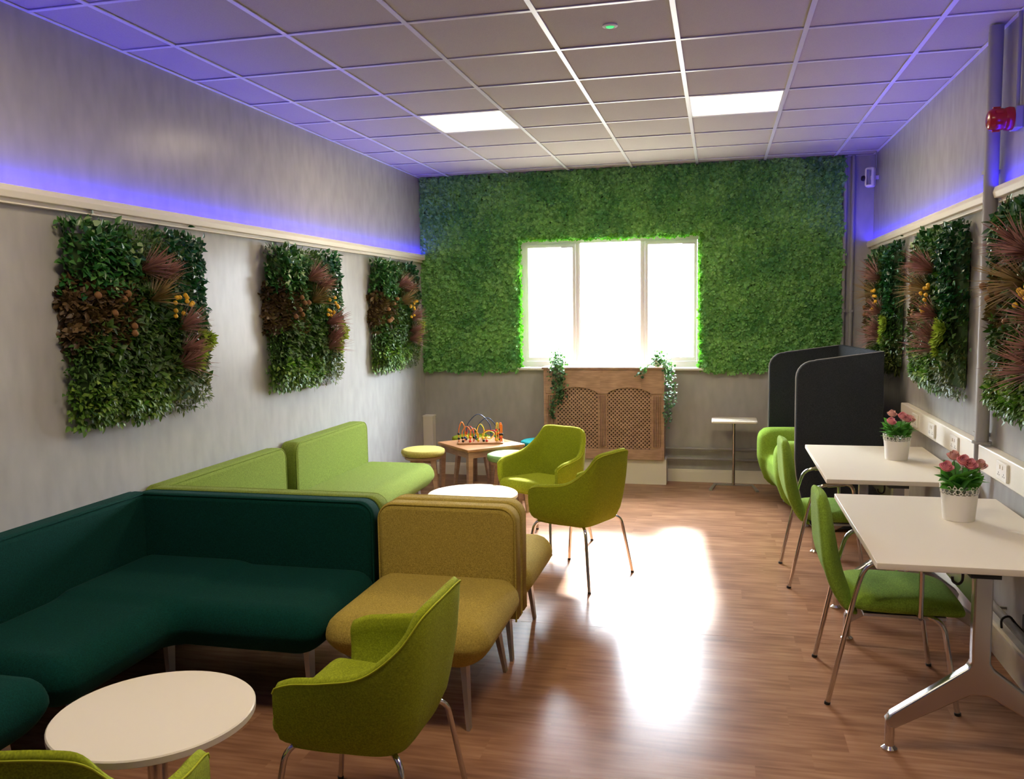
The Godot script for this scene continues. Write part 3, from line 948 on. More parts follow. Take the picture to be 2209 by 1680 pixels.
# ------------------------------------------------------------------ tub armchairs
func armchairs() -> void:
	var o := thing("tub_armchair", "lime tub armchair with chrome legs in the foreground beside the near coffee table", "armchair", Vector3(1.84, 0, 5.825), -PI / 2 - 0.02, "lime tub armchairs")
	# half outline from the middle of the back to the front of the arm: lower x, z; upper x, z, height
	var keys := [[0.0, -0.195, 0.0, -0.262, 0.802], [0.09, -0.195, 0.11, -0.262, 0.802], [0.165, -0.185, 0.185, -0.250, 0.785], [0.212, -0.145, 0.232, -0.195, 0.705], [0.235, -0.07, 0.268, -0.10, 0.635], [0.245, 0.03, 0.282, 0.02, 0.612], [0.245, 0.12, 0.282, 0.12, 0.60], [0.24, 0.175, 0.272, 0.185, 0.575]]
	var outline := []
	for i in keys.size() - 1:
		var a: Array = keys[maxi(i - 1, 0)]; var b: Array = keys[i]; var c: Array = keys[i + 1]; var d: Array = keys[mini(i + 2, keys.size() - 1)]
		for k in 5:
			var q := []
			for m in 5: q.append(cubic_interpolate(b[m], c[m], a[m] if i > 0 else (-c[m] if m in [0, 2] else c[m]), d[m], k / 5.0))
			outline.append(q)
	outline.append(keys[keys.size() - 1])
	var full := []
	for i in range(outline.size() - 1, 0, -1):
		var q: Array = outline[i].duplicate(); q[0] = -q[0]; q[2] = -q[2]; full.append(q)
	full.append_array(outline)
	var rows := []
	var rim := PackedVector3Array()
	for i in full.size():
		var q: Array = full[i]
		var a: Array = full[maxi(i - 1, 0)]; var b: Array = full[mini(i + 1, full.size() - 1)]
		var tang := Vector3(b[2] - a[2], 0, b[3] - a[3]).normalized()
		var inward := Vector3.UP.cross(tang).normalized()
		if inward.dot(Vector3(-q[2], 0, -q[3] + 0.03)) < 0: inward = -inward
		var end := 1.0
		if i < 2 or i > full.size() - 3: end = 0.72 if (i == 0 or i == full.size() - 1) else 0.95
		var th := 0.036 * end
		var y0 := lerpf(0.362, 0.385, clampf((q[1] + 0.2) / 0.37, 0, 1))
		var ring := PackedVector3Array()
		var low := Vector3(q[0], y0, q[1]); var top := Vector3(q[2], q[4] - (0.012 if end < 0.9 else 0.0), q[3])
		ring.append(low + inward * 0.035)
		for k in 7:
			var t := k / 6.0
			var p := low.lerp(top, t)
			if k == 0: p += inward * 0.012
			p -= inward * 0.014 * sin(PI * t)
			if k == 0: p.y += 0.008
			ring.append(p)
		rim.append(ring[7] + Vector3(0, 0.001, 0))
		ring.append(top + inward * th * 0.5 + Vector3(0, th * 0.42, 0))
		for k in 6:
			var t := 1.0 - k / 5.0
			var p := (low + Vector3(0, 0.03, 0)).lerp(top, t) - inward * 0.014 * sin(PI * t) + inward * th
			ring.append(p)
		rows.append(ring)
	var mb := MB.new()
	mb.grid(rows, true, true)
	mb.cap(rows[0], false); mb.cap(rows[rows.size() - 1], true)
	var shell := part("shell", mb.mesh(), M.lime, o)
	mb = MB.new(); mb.tube(rim, 0.003, 6)
	part("piping", mb.mesh(), M.lime_edge, shell)
	var plan := PackedVector2Array()
	for q in full: plan.append(Vector2(q[0] * 0.9, q[1] * 0.9))
	mb = MB.new(); mb.slab(plan, 0.03, 0.008, 2, Transform3D(Basis(Vector3.RIGHT, PI / 2), Vector3(0, 0.385, 0)))
	part("seat_base", mb.mesh(), M.lime, o)
	var cush := rounded(PackedVector2Array([Vector2(-0.19, -0.17), Vector2(0.19, -0.17), Vector2(0.225, 0.1), Vector2(0.225, 0.235), Vector2(-0.225, 0.235), Vector2(-0.225, 0.1)]), 0.05, 5)
	mb = MB.new(); mb.slab(cush, 0.085, 0.036, 4, Transform3D(Basis(Vector3.RIGHT, PI / 2 - 0.04), Vector3(0, 0.43, 0)))
	part("seat_cushion", mb.mesh(), M.lime, o)
	for sx in [-1.0, 1.0]:
		for sz in [-1.0, 1.0]:
			mb = MB.new()
			var p: Array = [Vector3(0.13 * sx, 0.372, 0.10 * sz), Vector3(0.205 * sx, 0.368, 0.185 * sz), Vector3(0.255 * sx, 0.0, 0.242 * sz)]
			mb.tube(bent(p, 0.05, 6), 0.0095, 10)
			var leg := part("leg", mb.mesh(), M.chrome, o)
			mb = MB.new(); mb.lathe(PackedVector2Array([Vector2(0.0, 0.0), Vector2(0.011, 0.0), Vector2(0.011, 0.012), Vector2(0.0, 0.012)]), 10, Vector3(0.254 * sx, 0, 0.241 * sz))
			part("foot_glide", mb.mesh(), M.black, leg)
	copy(o, "lime tub armchair in shadow, standing on the bright floor beyond the mustard seats", Vector3(2.071, 0, 3.077), -PI / 2 - 0.42)
	copy(o, "lime tub armchair facing the viewer in front of the lattice radiator cover", Vector3(1.70, 0, 2.345), -0.473)
	copy(o, "lime tub armchair cropped at the bottom corner, seen from behind", Vector3(1.456, 0, 6.70), PI + 0.24)

# ------------------------------------------------------------------ round coffee tables
func round_tables() -> void:
	var o := thing("coffee_table", "round white coffee table in the foreground", "table", Vector3(1.22, 0, 6.055), 0.0, "round white coffee tables")
	var mb := MB.new()
	mb.lathe(PackedVector2Array([Vector2(0, 0.424), Vector2(0.296, 0.424), Vector2(0.302, 0.428), Vector2(0.302, 0.446), Vector2(0.298, 0.45), Vector2(0, 0.45)]), 64)
	part("tabletop", mb.mesh(), M.table_white, o)
	mb = MB.new(); mb.lathe(PackedVector2Array([Vector2(0.0, 0.41), Vector2(0.03, 0.41), Vector2(0.03, 0.012), Vector2(0, 0.012)]), 24)
	mb = MB.new(); mb.tube(PackedVector3Array([Vector3(0, 0.01, 0), Vector3(0, 0.42, 0)]), 0.03, 24)
	part("column", mb.mesh(), M.chrome, o)
	mb = MB.new(); mb.lathe_smooth(PackedVector2Array([Vector2(0.2, 0.0), Vector2(0.2, 0.006), Vector2(0.12, 0.012), Vector2(0.034, 0.018), Vector2(0.0, 0.018)]), 40)
	part("base", mb.mesh(), M.silver, o)
	copy(o, "round white coffee table beyond the mustard seats, between lime armchairs", Vector3(1.32, 0, 2.845), 0.0)

# ------------------------------------------------------------------ work tables
func work_tables() -> void:
	var o := thing("work_table", "white rectangular flip-top table nearest the viewer", "table", Vector3(3.855, 0, 4.386), 0.0, "white work tables")
	var mb := MB.new()
	mb.slab(rounded(rect(-0.368, -0.6, 0.368, 0.6), 0.006, 2), 0.024, 0.002, 1, Transform3D(Basis(Vector3.RIGHT, PI / 2), Vector3(0, 0.718, 0)))
	part("tabletop", mb.mesh(), M.table_white, o)
	for s in [-1.0, 1.0]:
		mb = MB.new()
		var poly := PackedVector2Array([Vector2(-0.032, 0.692), Vector2(-0.032, 0.37), Vector2(-0.045, 0.345), Vector2(-0.30, 0.148), Vector2(-0.318, 0.122), Vector2(-0.31, 0.10), Vector2(-0.285, 0.092), Vector2(-0.03, 0.245), Vector2(0.03, 0.245), Vector2(0.285, 0.092), Vector2(0.31, 0.10), Vector2(0.318, 0.122), Vector2(0.30, 0.148), Vector2(0.045, 0.345), Vector2(0.032, 0.37), Vector2(0.032, 0.692)])
		mb.slab(poly, 0.044, 0.007, 2)
		var leg := part("leg", mb.mesh(), M.alloy, o, T(0, 0, s * 0.555))
		for q in [-1.0, 1.0]:
			mb = MB.new()
			mb.lathe(PackedVector2Array([Vector2(0.0, 0.0), Vector2(0.028, 0.0), Vector2(0.029, 0.008), Vector2(0.0165, 0.018), Vector2(0.0165, 0.12), Vector2(0.0, 0.12)]), 20, Vector3(q * 0.300, 0, 0))
			part("foot", mb.mesh(), M.chrome, leg)
		mb = MB.new(); mb.span(Vector3(-0.05, 0.69, -0.04), Vector3(0.05, 0.706, 0.04))
		part("pivot_block", mb.mesh(), M.black, leg)
		mb = MB.new(); mb.tube(smooth_path([Vector3(-0.06, 0.70, -s * 0.03), Vector3(-0.06, 0.66, -s * 0.03), Vector3(-0.075, 0.645, -s * 0.03), Vector3(-0.092, 0.655, -s * 0.03), Vector3(-0.094, 0.672, -s * 0.03)], 3), 0.005, 6)
		part("release_hook", mb.mesh(), M.black, leg)
	mb = MB.new(); mb.slab(rounded(rect(-0.018, 0.56, 0.018, 0.69), 0.006, 2), 1.07, 0.0, 1)
	part("beam", mb.mesh(), M.alloy, o)
	for z in [-0.3, 0.3]:
		part("support_bar", span_mesh(Vector3(-0.28, 0.69, z - 0.02), Vector3(0.28, 0.706, z + 0.02)), M.silver, o)
	copy(o, "white rectangular flip-top table further back, next to the dark booth", Vector3(3.86, 0, 2.82), 0.0)

# ------------------------------------------------------------------ desk chairs
func loft_pad(keys: Array, per: int) -> ArrayMesh:
	# keys: z, y, half width, half thickness, bow
	var pts := []
	for i in keys.size() - 1:
		var a: Array = keys[maxi(i - 1, 0)]; var b: Array = keys[i]; var c: Array = keys[i + 1]; var d: Array = keys[mini(i + 2, keys.size() - 1)]
		for k in per:
			var q := []
			for m in 5: q.append(cubic_interpolate(b[m], c[m], a[m], d[m], float(k) / per))
			pts.append(q)
	pts.append(keys[keys.size() - 1])
	var rows := []
	for i in pts.size():
		var q: Array = pts[i]; var a: Array = pts[maxi(i - 1, 0)]; var b: Array = pts[mini(i + 1, pts.size() - 1)]
		var t := Vector3(0, b[1] - a[1], b[0] - a[0]).normalized()
		var nn := t.cross(Vector3.RIGHT).normalized()
		var ring := PackedVector3Array()
		for k in 28:
			var an := TAU * k / 28
			var cx := cos(an); var sy := sin(an)
			var x: float = q[2] * signf(cx) * pow(absf(cx), 0.62)
			var h: float = q[3] * signf(sy) * pow(absf(sy), 0.75)
			ring.append(Vector3(0, q[1], q[0]) + Vector3(x, 0, 0) + nn * (h + q[4] * pow(x / maxf(q[2], 0.01), 2)))
		rows.append(ring)
	var mb := MB.new()
	mb.grid(rows, true)
	mb.cap(rows[0], true); mb.cap(rows[rows.size() - 1])
	return mb.mesh()

func desk_chairs() -> void:
	var o := thing("desk_chair", "green upholstered chrome armchair at the nearest white table", "chair", Vector3(3.618, 0, 4.35), PI / 2, "green chairs at the work tables")
	part("backrest", loft_pad([[-0.262, 0.862, 0.10, 0.006, -0.01], [-0.262, 0.85, 0.145, 0.022, -0.012], [-0.252, 0.80, 0.175, 0.03, -0.016], [-0.238, 0.70, 0.205, 0.035, -0.022], [-0.222, 0.60, 0.222, 0.038, -0.026], [-0.195, 0.50, 0.222, 0.036, -0.022], [-0.16, 0.42, 0.21, 0.03, -0.012], [-0.13, 0.375, 0.18, 0.016, 0.0], [-0.118, 0.365, 0.14, 0.005, 0.0]], 4), M.green, o)
	part("seat", loft_pad([[-0.15, 0.425, 0.17, 0.01, 0.0], [-0.14, 0.425, 0.205, 0.032, 0.0], [-0.08, 0.425, 0.23, 0.042, 0.0], [0.05, 0.425, 0.235, 0.044, 0.0], [0.19, 0.422, 0.23, 0.042, 0.0], [0.26, 0.412, 0.22, 0.034, 0.0], [0.285, 0.402, 0.2, 0.02, 0.0], [0.292, 0.397, 0.16, 0.006, 0.0]], 3), M.green, o)
	part("seat_pan", span_mesh(Vector3(-0.19, 0.372, -0.1), Vector3(0.19, 0.384, 0.22)), M.silver, o)
	for s in [-1.0, 1.0]:
		var mb := MB.new()
		mb.tube(bent([Vector3(s * 0.25, 0.0, -0.245), Vector3(s * 0.258, 0.50, -0.142), Vector3(s * 0.262, 0.622, -0.105), Vector3(s * 0.262, 0.642, 0.105), Vector3(s * 0.25, 0.40, 0.108)], 0.06, 6), 0.0105, 10)
		var leg := part("rear_leg_and_arm", mb.mesh(), M.chrome, o)
		mb = MB.new(); mb.tube(PackedVector3Array([Vector3(s * 0.262, 0.628, -0.04), Vector3(s * 0.262, 0.638, 0.055)]), 0.0145, 12)
		part("arm_sleeve", mb.mesh(), M.alloy, leg)
		mb = MB.new(); mb.tube(PackedVector3Array([Vector3(s * 0.2496, 0.0, -0.2452), Vector3(s * 0.2499, 0.012, -0.243)]), 0.0125, 10)
		part("foot_glide", mb.mesh(), M.black, leg)
		mb = MB.new()
		mb.tube(bent([Vector3(s * 0.15, 0.382, 0.12), Vector3(s * 0.225, 0.38, 0.20), Vector3(s * 0.25, 0.0, 0.258)], 0.06, 6), 0.0105, 10)
		leg = part("front_leg", mb.mesh(), M.chrome, o)
		mb = MB.new(); mb.tube(PackedVector3Array([Vector3(s * 0.25, 0.0, 0.258), Vector3(s * 0.2495, 0.012, 0.2565)]), 0.0125, 10)
		part("foot_glide", mb.mesh(), M.black, leg)
	var mb := MB.new(); mb.tube(PackedVector3Array([Vector3(-0.252, 0.395, -0.16), Vector3(0.252, 0.395, -0.16)]), 0.009, 8)
	mb.tube(PackedVector3Array([Vector3(-0.25, 0.395, 0.108), Vector3(0.25, 0.395, 0.108)]), 0.009, 8)
	part("cross_bars", mb.mesh(), M.chrome, o)
	copy(o, "green upholstered chrome armchair at the further white table", Vector3(3.57, 0, 2.82), PI / 2 + 0.03)

# ------------------------------------------------------------------ booth
func pod() -> void:
	var o := thing("acoustic_booth", "charcoal felt booth with tall rounded side panels in the corner", "booth", Vector3(3.47, 0, 1.72), deg_to_rad(6.5))
	var poly := PackedVector2Array([Vector2(0.61, 0.02), Vector2(0.61, 1.33), Vector2(0.14, 1.272)])
	for k in 7:
		var t := PI / 2 * k / 6
		poly.append(Vector2(0.125 - 0.125 * sin(t), 1.145 + 0.122 * cos(t)))
	poly.append_array([Vector2(0.0, 0.55), Vector2(0.012, 0.42), Vector2(0.075, 0.14), Vector2(0.095, 0.085), Vector2(0.125, 0.045), Vector2(0.17, 0.02)])
	for z in [0.0, -1.13]:
		var mb := MB.new(); mb.slab(poly, 0.046, 0.008, 2, T(0, 0, z))
		var p := part("side_panel", mb.mesh(), M.charcoal, o)
		mb = MB.new()
		var path := PackedVector3Array()
		for i in range(1, poly.size()): path.append(Vector3(poly[i].x - 0.002, poly[i].y, z))
		mb.tube(path, 0.004, 6)
		part("piping", mb.mesh(), M.pipe, p)
	var mb := MB.new(); mb.slab(rounded(rect(-1.13, 0.02, 0.0, 1.33), 0.01, 2), 0.046, 0.008, 2, Transform3D(Basis(Vector3.UP, -PI / 2), Vector3(0.588, 0, 0)))
	part("back_panel", mb.mesh(), M.charcoal, o)
	var f := func(p: Vector3) -> float:
		var seat := sd_pad(p, Vector3(-0.06, 0.16, -1.09), Vector3(0.56, 0.45, -0.04), 0.07, 0.4)
		var a := sd_pad(p, Vector3(-0.12, 0.12, -0.30), Vector3(0.55, 0.645, -0.05), 0.1, 0.3)
		var b := sd_pad(p, Vector3(-0.12, 0.12, -1.08), Vector3(0.55, 0.645, -0.83), 0.1, 0.3)
		return smin(seat, minf(a, b), 0.05)
	part("seat", nets(f, Vector3(-0.18, 0.06, -1.14), Vector3(0.62, 0.7, 0.0), 0.03), M.green, o)
	for z in [-0.15, -0.98]:
		mb = MB.new(); mb.frustum(Vector3(0.12, 0, z), Vector2(0.03, 0.03), Vector3(0.12, 0.2, z), Vector2(0.04, 0.04))
		part("leg", mb.mesh(), M.silver, o)

func laptop_table() -> void:
	var o := thing("laptop_table", "small white laptop table on a slim steel post by the window wall", "table", Vector3(3.06, 0, 0.28))
	var mb := MB.new(); mb.slab(rounded(rect(-0.20, -0.15, 0.20, 0.17), 0.03, 5), 0.02, 0.006, 2, Transform3D(Basis(Vector3.RIGHT, PI / 2), Vector3(0, 0.635, 0)))
	part("tabletop", mb.mesh(), M.table_white, o)
	mb = MB.new(); mb.tube(PackedVector3Array([Vector3(0.0, 0.01, -0.14), Vector3(0, 0.625, -0.14)]), 0.014, 12)
	part("post", mb.mesh(), M.alloy, o)
	mb = MB.new(); mb.span(Vector3(-0.06, 0.615, -0.14), Vector3(0.06, 0.625, 0.06))
	part("top_plate", mb.mesh(), M.alloy, o)
	mb = MB.new(); mb.span(Vector3(-0.17, 0.0, -0.175), Vector3(0.17, 0.014, -0.145))
	part("rear_bar", mb.mesh(), M.silver, o)
	for s in [-1.0, 1.0]:
		mb = MB.new(); mb.box(Vector3(s * 0.185, 0.007, -0.03), Vector3(0.026, 0.014, 0.29), Basis(Vector3.UP, s * 0.14))
		part("foot", mb.mesh(), M.silver, o)

# ------------------------------------------------------------------ radiator cover
func radiator_cover() -> void:
	var o := thing("radiator_cover", "wooden radiator cabinet with two arched lattice grilles under the window", "radiator cover", Vector3(0, 0, 0))
	part("plinth", span_mesh(Vector3(1.30, 0, 0), Vector3(2.445, 0.238, 0.20)), M.cream, o)
	var z := 0.222
	var mb := MB.new()
	mb.slab(rounded(rect(1.268, 0.0, 2.44, 0.25), 0.006, 2), 0.018, 0.004, 2, Transform3D(Basis(Vector3.RIGHT, PI / 2), Vector3(0, 1.105, 0)))
	part("top_board", mb.mesh(), M.oak, o)
	for x in [1.282, 2.408]:
		part("side_panel", span_mesh(Vector3(x, 0.24, 0), Vector3(x + 0.018, 1.096, z + 0.004)), M.oak, o)
	# front frame: top rail with two arches, bottom rail, three uprights
	var top := PackedVector2Array([Vector2(1.30, 0.862), Vector2(1.30, 1.096), Vector2(2.408, 1.096), Vector2(2.408, 0.862)])
	var openings := [[1.894, 2.305], [1.407, 1.806]]
	for q in openings:
		var c: float = (q[0] + q[1]) / 2; var h: float = (q[1] - q[0]) / 2
		for k in 17:
			var t := k / 16.0
			var x: float = q[1] - (q[1] - q[0]) * t
			top.append(Vector2(x, 0.862 + 0.095 * sqrt(maxf(0.0, 1.0 - pow((x - c) / (h * 1.0), 2) * 0.86)) - 0.095 * sqrt(0.14)))
	mb = MB.new(); mb.slab(top, 0.02, 0.002, 1, T(0, 0, z))
	part("top_rail", mb.mesh(), M.oak, o)
	part("bottom_rail", span_mesh(Vector3(1.30, 0.24, z - 0.01), Vector3(2.408, 0.338, z + 0.01)), M.oak, o)
	for q in [[1.30, 1.407], [1.806, 1.894], [2.305, 2.408]]:
		mb = MB.new()
		mb.span(Vector3(q[0], 0.338, z - 0.012), Vector3(q[1], 0.862, z - 0.002))
		var wdt: float = q[1] - q[0]
		for k in 4:
			var x: float = q[0] + 0.012 + (wdt - 0.024) * (k + 0.5) / 4.0
			mb.slab(rounded(rect(-0.007, 0.36, 0.007, 0.845), 0.004, 2), 0.022, 0.006, 3, T(x, 0, z + 0.006))
		part("fluted_upright", mb.mesh(), M.oak, o)
	for q in openings:
		var c: float = (q[0] + q[1]) / 2; var h: float = (q[1] - q[0]) / 2 + 0.006
		var poly := PackedVector2Array([Vector2(c - h, 0.33), Vector2(c + h, 0.33)])
		for k in 13:
			var x: float = c + h - 2 * h * k / 12.0
			poly.append(Vector2(x, 0.872 + 0.10 * sqrt(maxf(0.0, 1.0 - pow((x - c) / h, 2) * 0.86)) - 0.1 * sqrt(0.14)))
		mb = MB.new()
		var d := 0.0265
		for s in [-1.0, 1.0]:
			var k := -60
			while k < 60:
				var off := k * d * 1.0
				var dir := Vector2(1, s).normalized()
				var nrm := Vector2(-dir.y, dir.x)
				var m := Vector2(c, 0.62) + nrm * off
				for seg in Geometry2D.intersect_polyline_with_polygon(PackedVector2Array([m - dir * 1.2, m + dir * 1.2]), poly):
					var a: Vector2 = seg[0]; var b: Vector2 = seg[seg.size() - 1]
					if a.distance_to(b) > 0.012:
						mb.box(Vector3((a.x + b.x) / 2, (a.y + b.y) / 2, z - 0.012 + s * 0.0025), Vector3(a.distance_to(b), 0.0135, 0.005), Basis(Vector3.BACK, s * PI / 4))
				k += 1
		var g := part("lattice_grille", mb.mesh(), M.oak, o)
		g.set_meta("kind", "stuff")
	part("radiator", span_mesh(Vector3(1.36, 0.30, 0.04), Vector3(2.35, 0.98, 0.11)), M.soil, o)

# ------------------------------------------------------------------ play corner
func play_corner() -> void:
	var t := thing("play_table", "square wooden children's table set diagonally, holding a bead maze", "table", Vector3(0.88, 0, 1.065), PI / 4)
	var mb := MB.new(); mb.slab(rounded(rect(-0.285, -0.285, 0.285, 0.285), 0.012, 3), 0.022, 0.004, 2, Transform3D(Basis(Vector3.RIGHT, PI / 2), Vector3(0, 0.491, 0)))
	part("tabletop", mb.mesh(), M.beech, t)
	for k in 4:
		var b := Basis(Vector3.UP, k * PI / 2)
		mb = MB.new(); mb.box(b * Vector3(0, 0.452, 0.255), Vector3(0.5, 0.056, 0.018), b)
		part("apron", mb.mesh(), M.oak, t)
		mb = MB.new(); mb.frustum(b * Vector3(0.262, 0, 0.262), Vector2(0.034, 0.034), b * Vector3(0.25, 0.48, 0.25), Vector2(0.046, 0.046))
		part("leg", mb.mesh(), M.oak, t)
	var spots := [[Vector3(0.428, 0, 1.31), "round padded stool with a lemon seat beside the bench sofa", M.lemon, 0.3, 0.482], [Vector3(0.62, 0, 0.46), "round padded stool with an olive-green seat behind the play table", M.lime, 0.9, 0.47], [Vector3(1.33, 0, 0.62), "round padded stool with a teal seat behind the play table", M.teal, 0.1, 0.47], [Vector3(1.23, 0, 1.43), "round padded stool with a mint seat, partly hidden by an armchair", M.mint, 0.5, 0.482]]
	for q in spots:
		var o := thing("padded_stool", q[1], "stool", q[0], q[3], "padded stools round the play table")
		var h: float = q[4]
		mb = MB.new(); mb.lathe_smooth(PackedVector2Array([Vector2(0.0, h - 0.062), Vector2(0.15, h - 0.062), Vector2(0.181, h - 0.055), Vector2(0.19, h - 0.03), Vector2(0.186, h - 0.01), Vector2(0.165, h - 0.001), Vector2(0.0, h)]), 40)
		part("seat_pad", mb.mesh(), q[2], o)
		mb = MB.new(); mb.lathe(PackedVector2Array([Vector2(0.0, h - 0.085), Vector2(0.16, h - 0.085), Vector2(0.165, h - 0.062), Vector2(0, h - 0.062)]), 32)
		part("seat_board", mb.mesh(), M.oak, o)
		for k in 4:
			var b := Basis(Vector3.UP, k * PI / 2 + PI / 4)
			mb = MB.new(); mb.frustum(b * Vector3(0, 0, 0.17), Vector2(0.03, 0.03), b * Vector3(0, h - 0.08, 0.12), Vector2(0.042, 0.042))
			part("leg", mb.mesh(), M.oak, o)
		for k in 2:
			mb = MB.new(); mb.box(Vector3(0, h - 0.105 , 0), Vector3(0.02, 0.035, 0.24), Basis(Vector3.UP, k * PI / 2 + PI / 4))
			part("stretcher", mb.mesh(), M.oak, o)
	# bead maze
	var m := thing("bead_maze", "children's bead maze of coloured looping wires on the wooden table", "toy", Vector3(0.87, 0.502, 1.03), 0.25)
	mb = MB.new(); mb.slab(rounded(rect(-0.20, -0.13, 0.20, 0.13), 0.02, 4), 0.014, 0.004, 2, Transform3D(Basis(Vector3.RIGHT, PI / 2), Vector3(0, 0.007, 0)))
	part("board", mb.mesh(), M.beech, m)
	var r := RandomNumberGenerator.new(); r.seed = 12
	mb = MB.new(); mb.lathe_smooth(PackedVector2Array([Vector2(0, -0.012), Vector2(0.009, -0.008), Vector2(0.0125, 0), Vector2(0.009, 0.008), Vector2(0, 0.012)]), 10)
	var bead := mb.mesh()
	var loops := [
		["wire_orange", [Vector3(-0.19, 0, 0.05), Vector3(-0.19, 0.11, 0.05), Vector3(-0.165, 0.175, 0.03), Vector3(-0.14, 0.11, 0.0), Vector3(-0.14, 0, 0.0)]],
		["wire_orange", [Vector3(-0.15, 0, 0.10), Vector3(-0.16, 0.09, 0.09), Vector3(-0.12, 0.14, 0.08), Vector3(-0.085, 0.09, 0.07), Vector3(-0.09, 0, 0.07)]],
		["wire_red", [Vector3(-0.13, 0, -0.03), Vector3(-0.12, 0.09, -0.02), Vector3(-0.09, 0.13, 0.0), Vector3(-0.06, 0.08, 0.03), Vector3(-0.06, 0, 0.05)]],
		["wire_orange", [Vector3(-0.09, 0, 0.11), Vector3(-0.09, 0.08, 0.11), Vector3(-0.055, 0.125, 0.10), Vector3(-0.02, 0.07, 0.09), Vector3(-0.02, 0, 0.09)]],
		["wire_yellow", [Vector3(-0.03, 0, 0.0), Vector3(-0.03, 0.1, 0.0), Vector3(0.0, 0.15, 0.0), Vector3(0.03, 0.1, 0.02), Vector3(0.02, 0, 0.02)]],
		["wire_blue", [Vector3(-0.13, 0, -0.10), Vector3(-0.12, 0.13, -0.10), Vector3(-0.02, 0.225, -0.11), Vector3(0.08, 0.13, -0.11), Vector3(0.09, 0, -0.10)]],
		["wire_blue", [Vector3(-0.05, 0, -0.06), Vector3(-0.03, 0.12, -0.07), Vector3(0.06, 0.195, -0.08), Vector3(0.14, 0.11, -0.09), Vector3(0.15, 0, -0.10)]],
		["wire_yellow", [Vector3(0.03, 0, 0.09), Vector3(0.02, 0.06, 0.08), Vector3(0.07, 0.095, 0.06), Vector3(0.12, 0.07, 0.05), Vector3(0.09, 0.03, 0.07), Vector3(0.05, 0.04, 0.09), Vector3(0.06, 0, 0.1)]],
		["wire_red", [Vector3(0.02, 0, -0.02), Vector3(0.03, 0.08, -0.02), Vector3(0.09, 0.09, 0.0), Vector3(0.13, 0.08, 0.01), Vector3(0.13, 0, 0.02)]],
		["wire_yellow", [Vector3(0.14, 0, 0.07), Vector3(0.14, 0.15, 0.07), Vector3(0.147, 0.165, 0.07), Vector3(0.155, 0.15, 0.07), Vector3(0.155, 0, 0.07)]],
		["wire_orange", [Vector3(0.17, 0, 0.05), Vector3(0.17, 0.15, 0.05), Vector3(0.177, 0.16, 0.05), Vector3(0.184, 0.15, 0.05), Vector3(0.184, 0, 0.05)]],
		["wire_orange", [Vector3(0.175, 0, 0.10), Vector3(0.175, 0.14, 0.10), Vector3(0.182, 0.155, 0.10), Vector3(0.19, 0.14, 0.10), Vector3(0.19, 0, 0.10)]],
		["wire_green", [Vector3(-0.05, 0, -0.12), Vector3(-0.04, 0.1, -0.11), Vector3(0.0, 0.13, -0.06), Vector3(0.04, 0.07, -0.05), Vector3(0.05, 0, -0.06)]]]
	for q in loops:
		var path := smooth_path(q[1], 6)
		mb = MB.new(); mb.tube(path, 0.0042, 6)
		var wire := part("wire", mb.mesh(), M[q[0]], m, T(0, 0.013, 0))
		for k in 3:
			var p := path[1 + k * 2 + r.randi() % 2] if k < 2 else path[path.size() - 3 - r.randi() % 2]
			part("bead", bead, M[["wire_red", "wire_green", "black", "wire_yellow", "wire_blue", "wire_orange"][r.randi() % 6]], wire, T(p.x, maxf(p.y, 0.014), p.z))

# ------------------------------------------------------------------ plants
func tuft_mesh(count: int, long: float, sd: int, spread_angle: float) -> ArrayMesh:
	var r := RandomNumberGenerator.new(); r.seed = sd
	var mb := MB.new()
	for i in count:
		var b := Basis(Vector3.BACK, r.randf() * TAU) * Basis(Vector3.RIGHT, -r.randf_range(0.05, spread_angle))
		var l := long * r.randf_range(0.6, 1.05)
		var bend := r.randf_range(0.1, 0.5)
		var rows := []
		for k in 4:
			var t := k / 3.0
			var w: float = [0.0022, 0.003, 0.0022, 0.0003][k]
			rows.append(PackedVector3Array([b * Vector3(-w, bend * l * t * t * 0.5, l * t), b * Vector3(w, bend * l * t * t * 0.5, l * t)]))
		mb.grid(rows)
	return mb.mesh()

func ball_mesh(rad: float) -> ArrayMesh:
	var mb := MB.new()
	var rows := []
	for i in 7:
		var a := PI * i / 6
		var ring := PackedVector3Array()
		for k in 10:
			var b := TAU * k / 10
			var rr := rad * (1.0 + 0.12 * sin(b * 3 + i))
			ring.append(Vector3(sin(a) * cos(b), cos(a), sin(a) * sin(b)) * rr)
		rows.append(ring)
	mb.grid(rows, true)
	return mb.mesh()

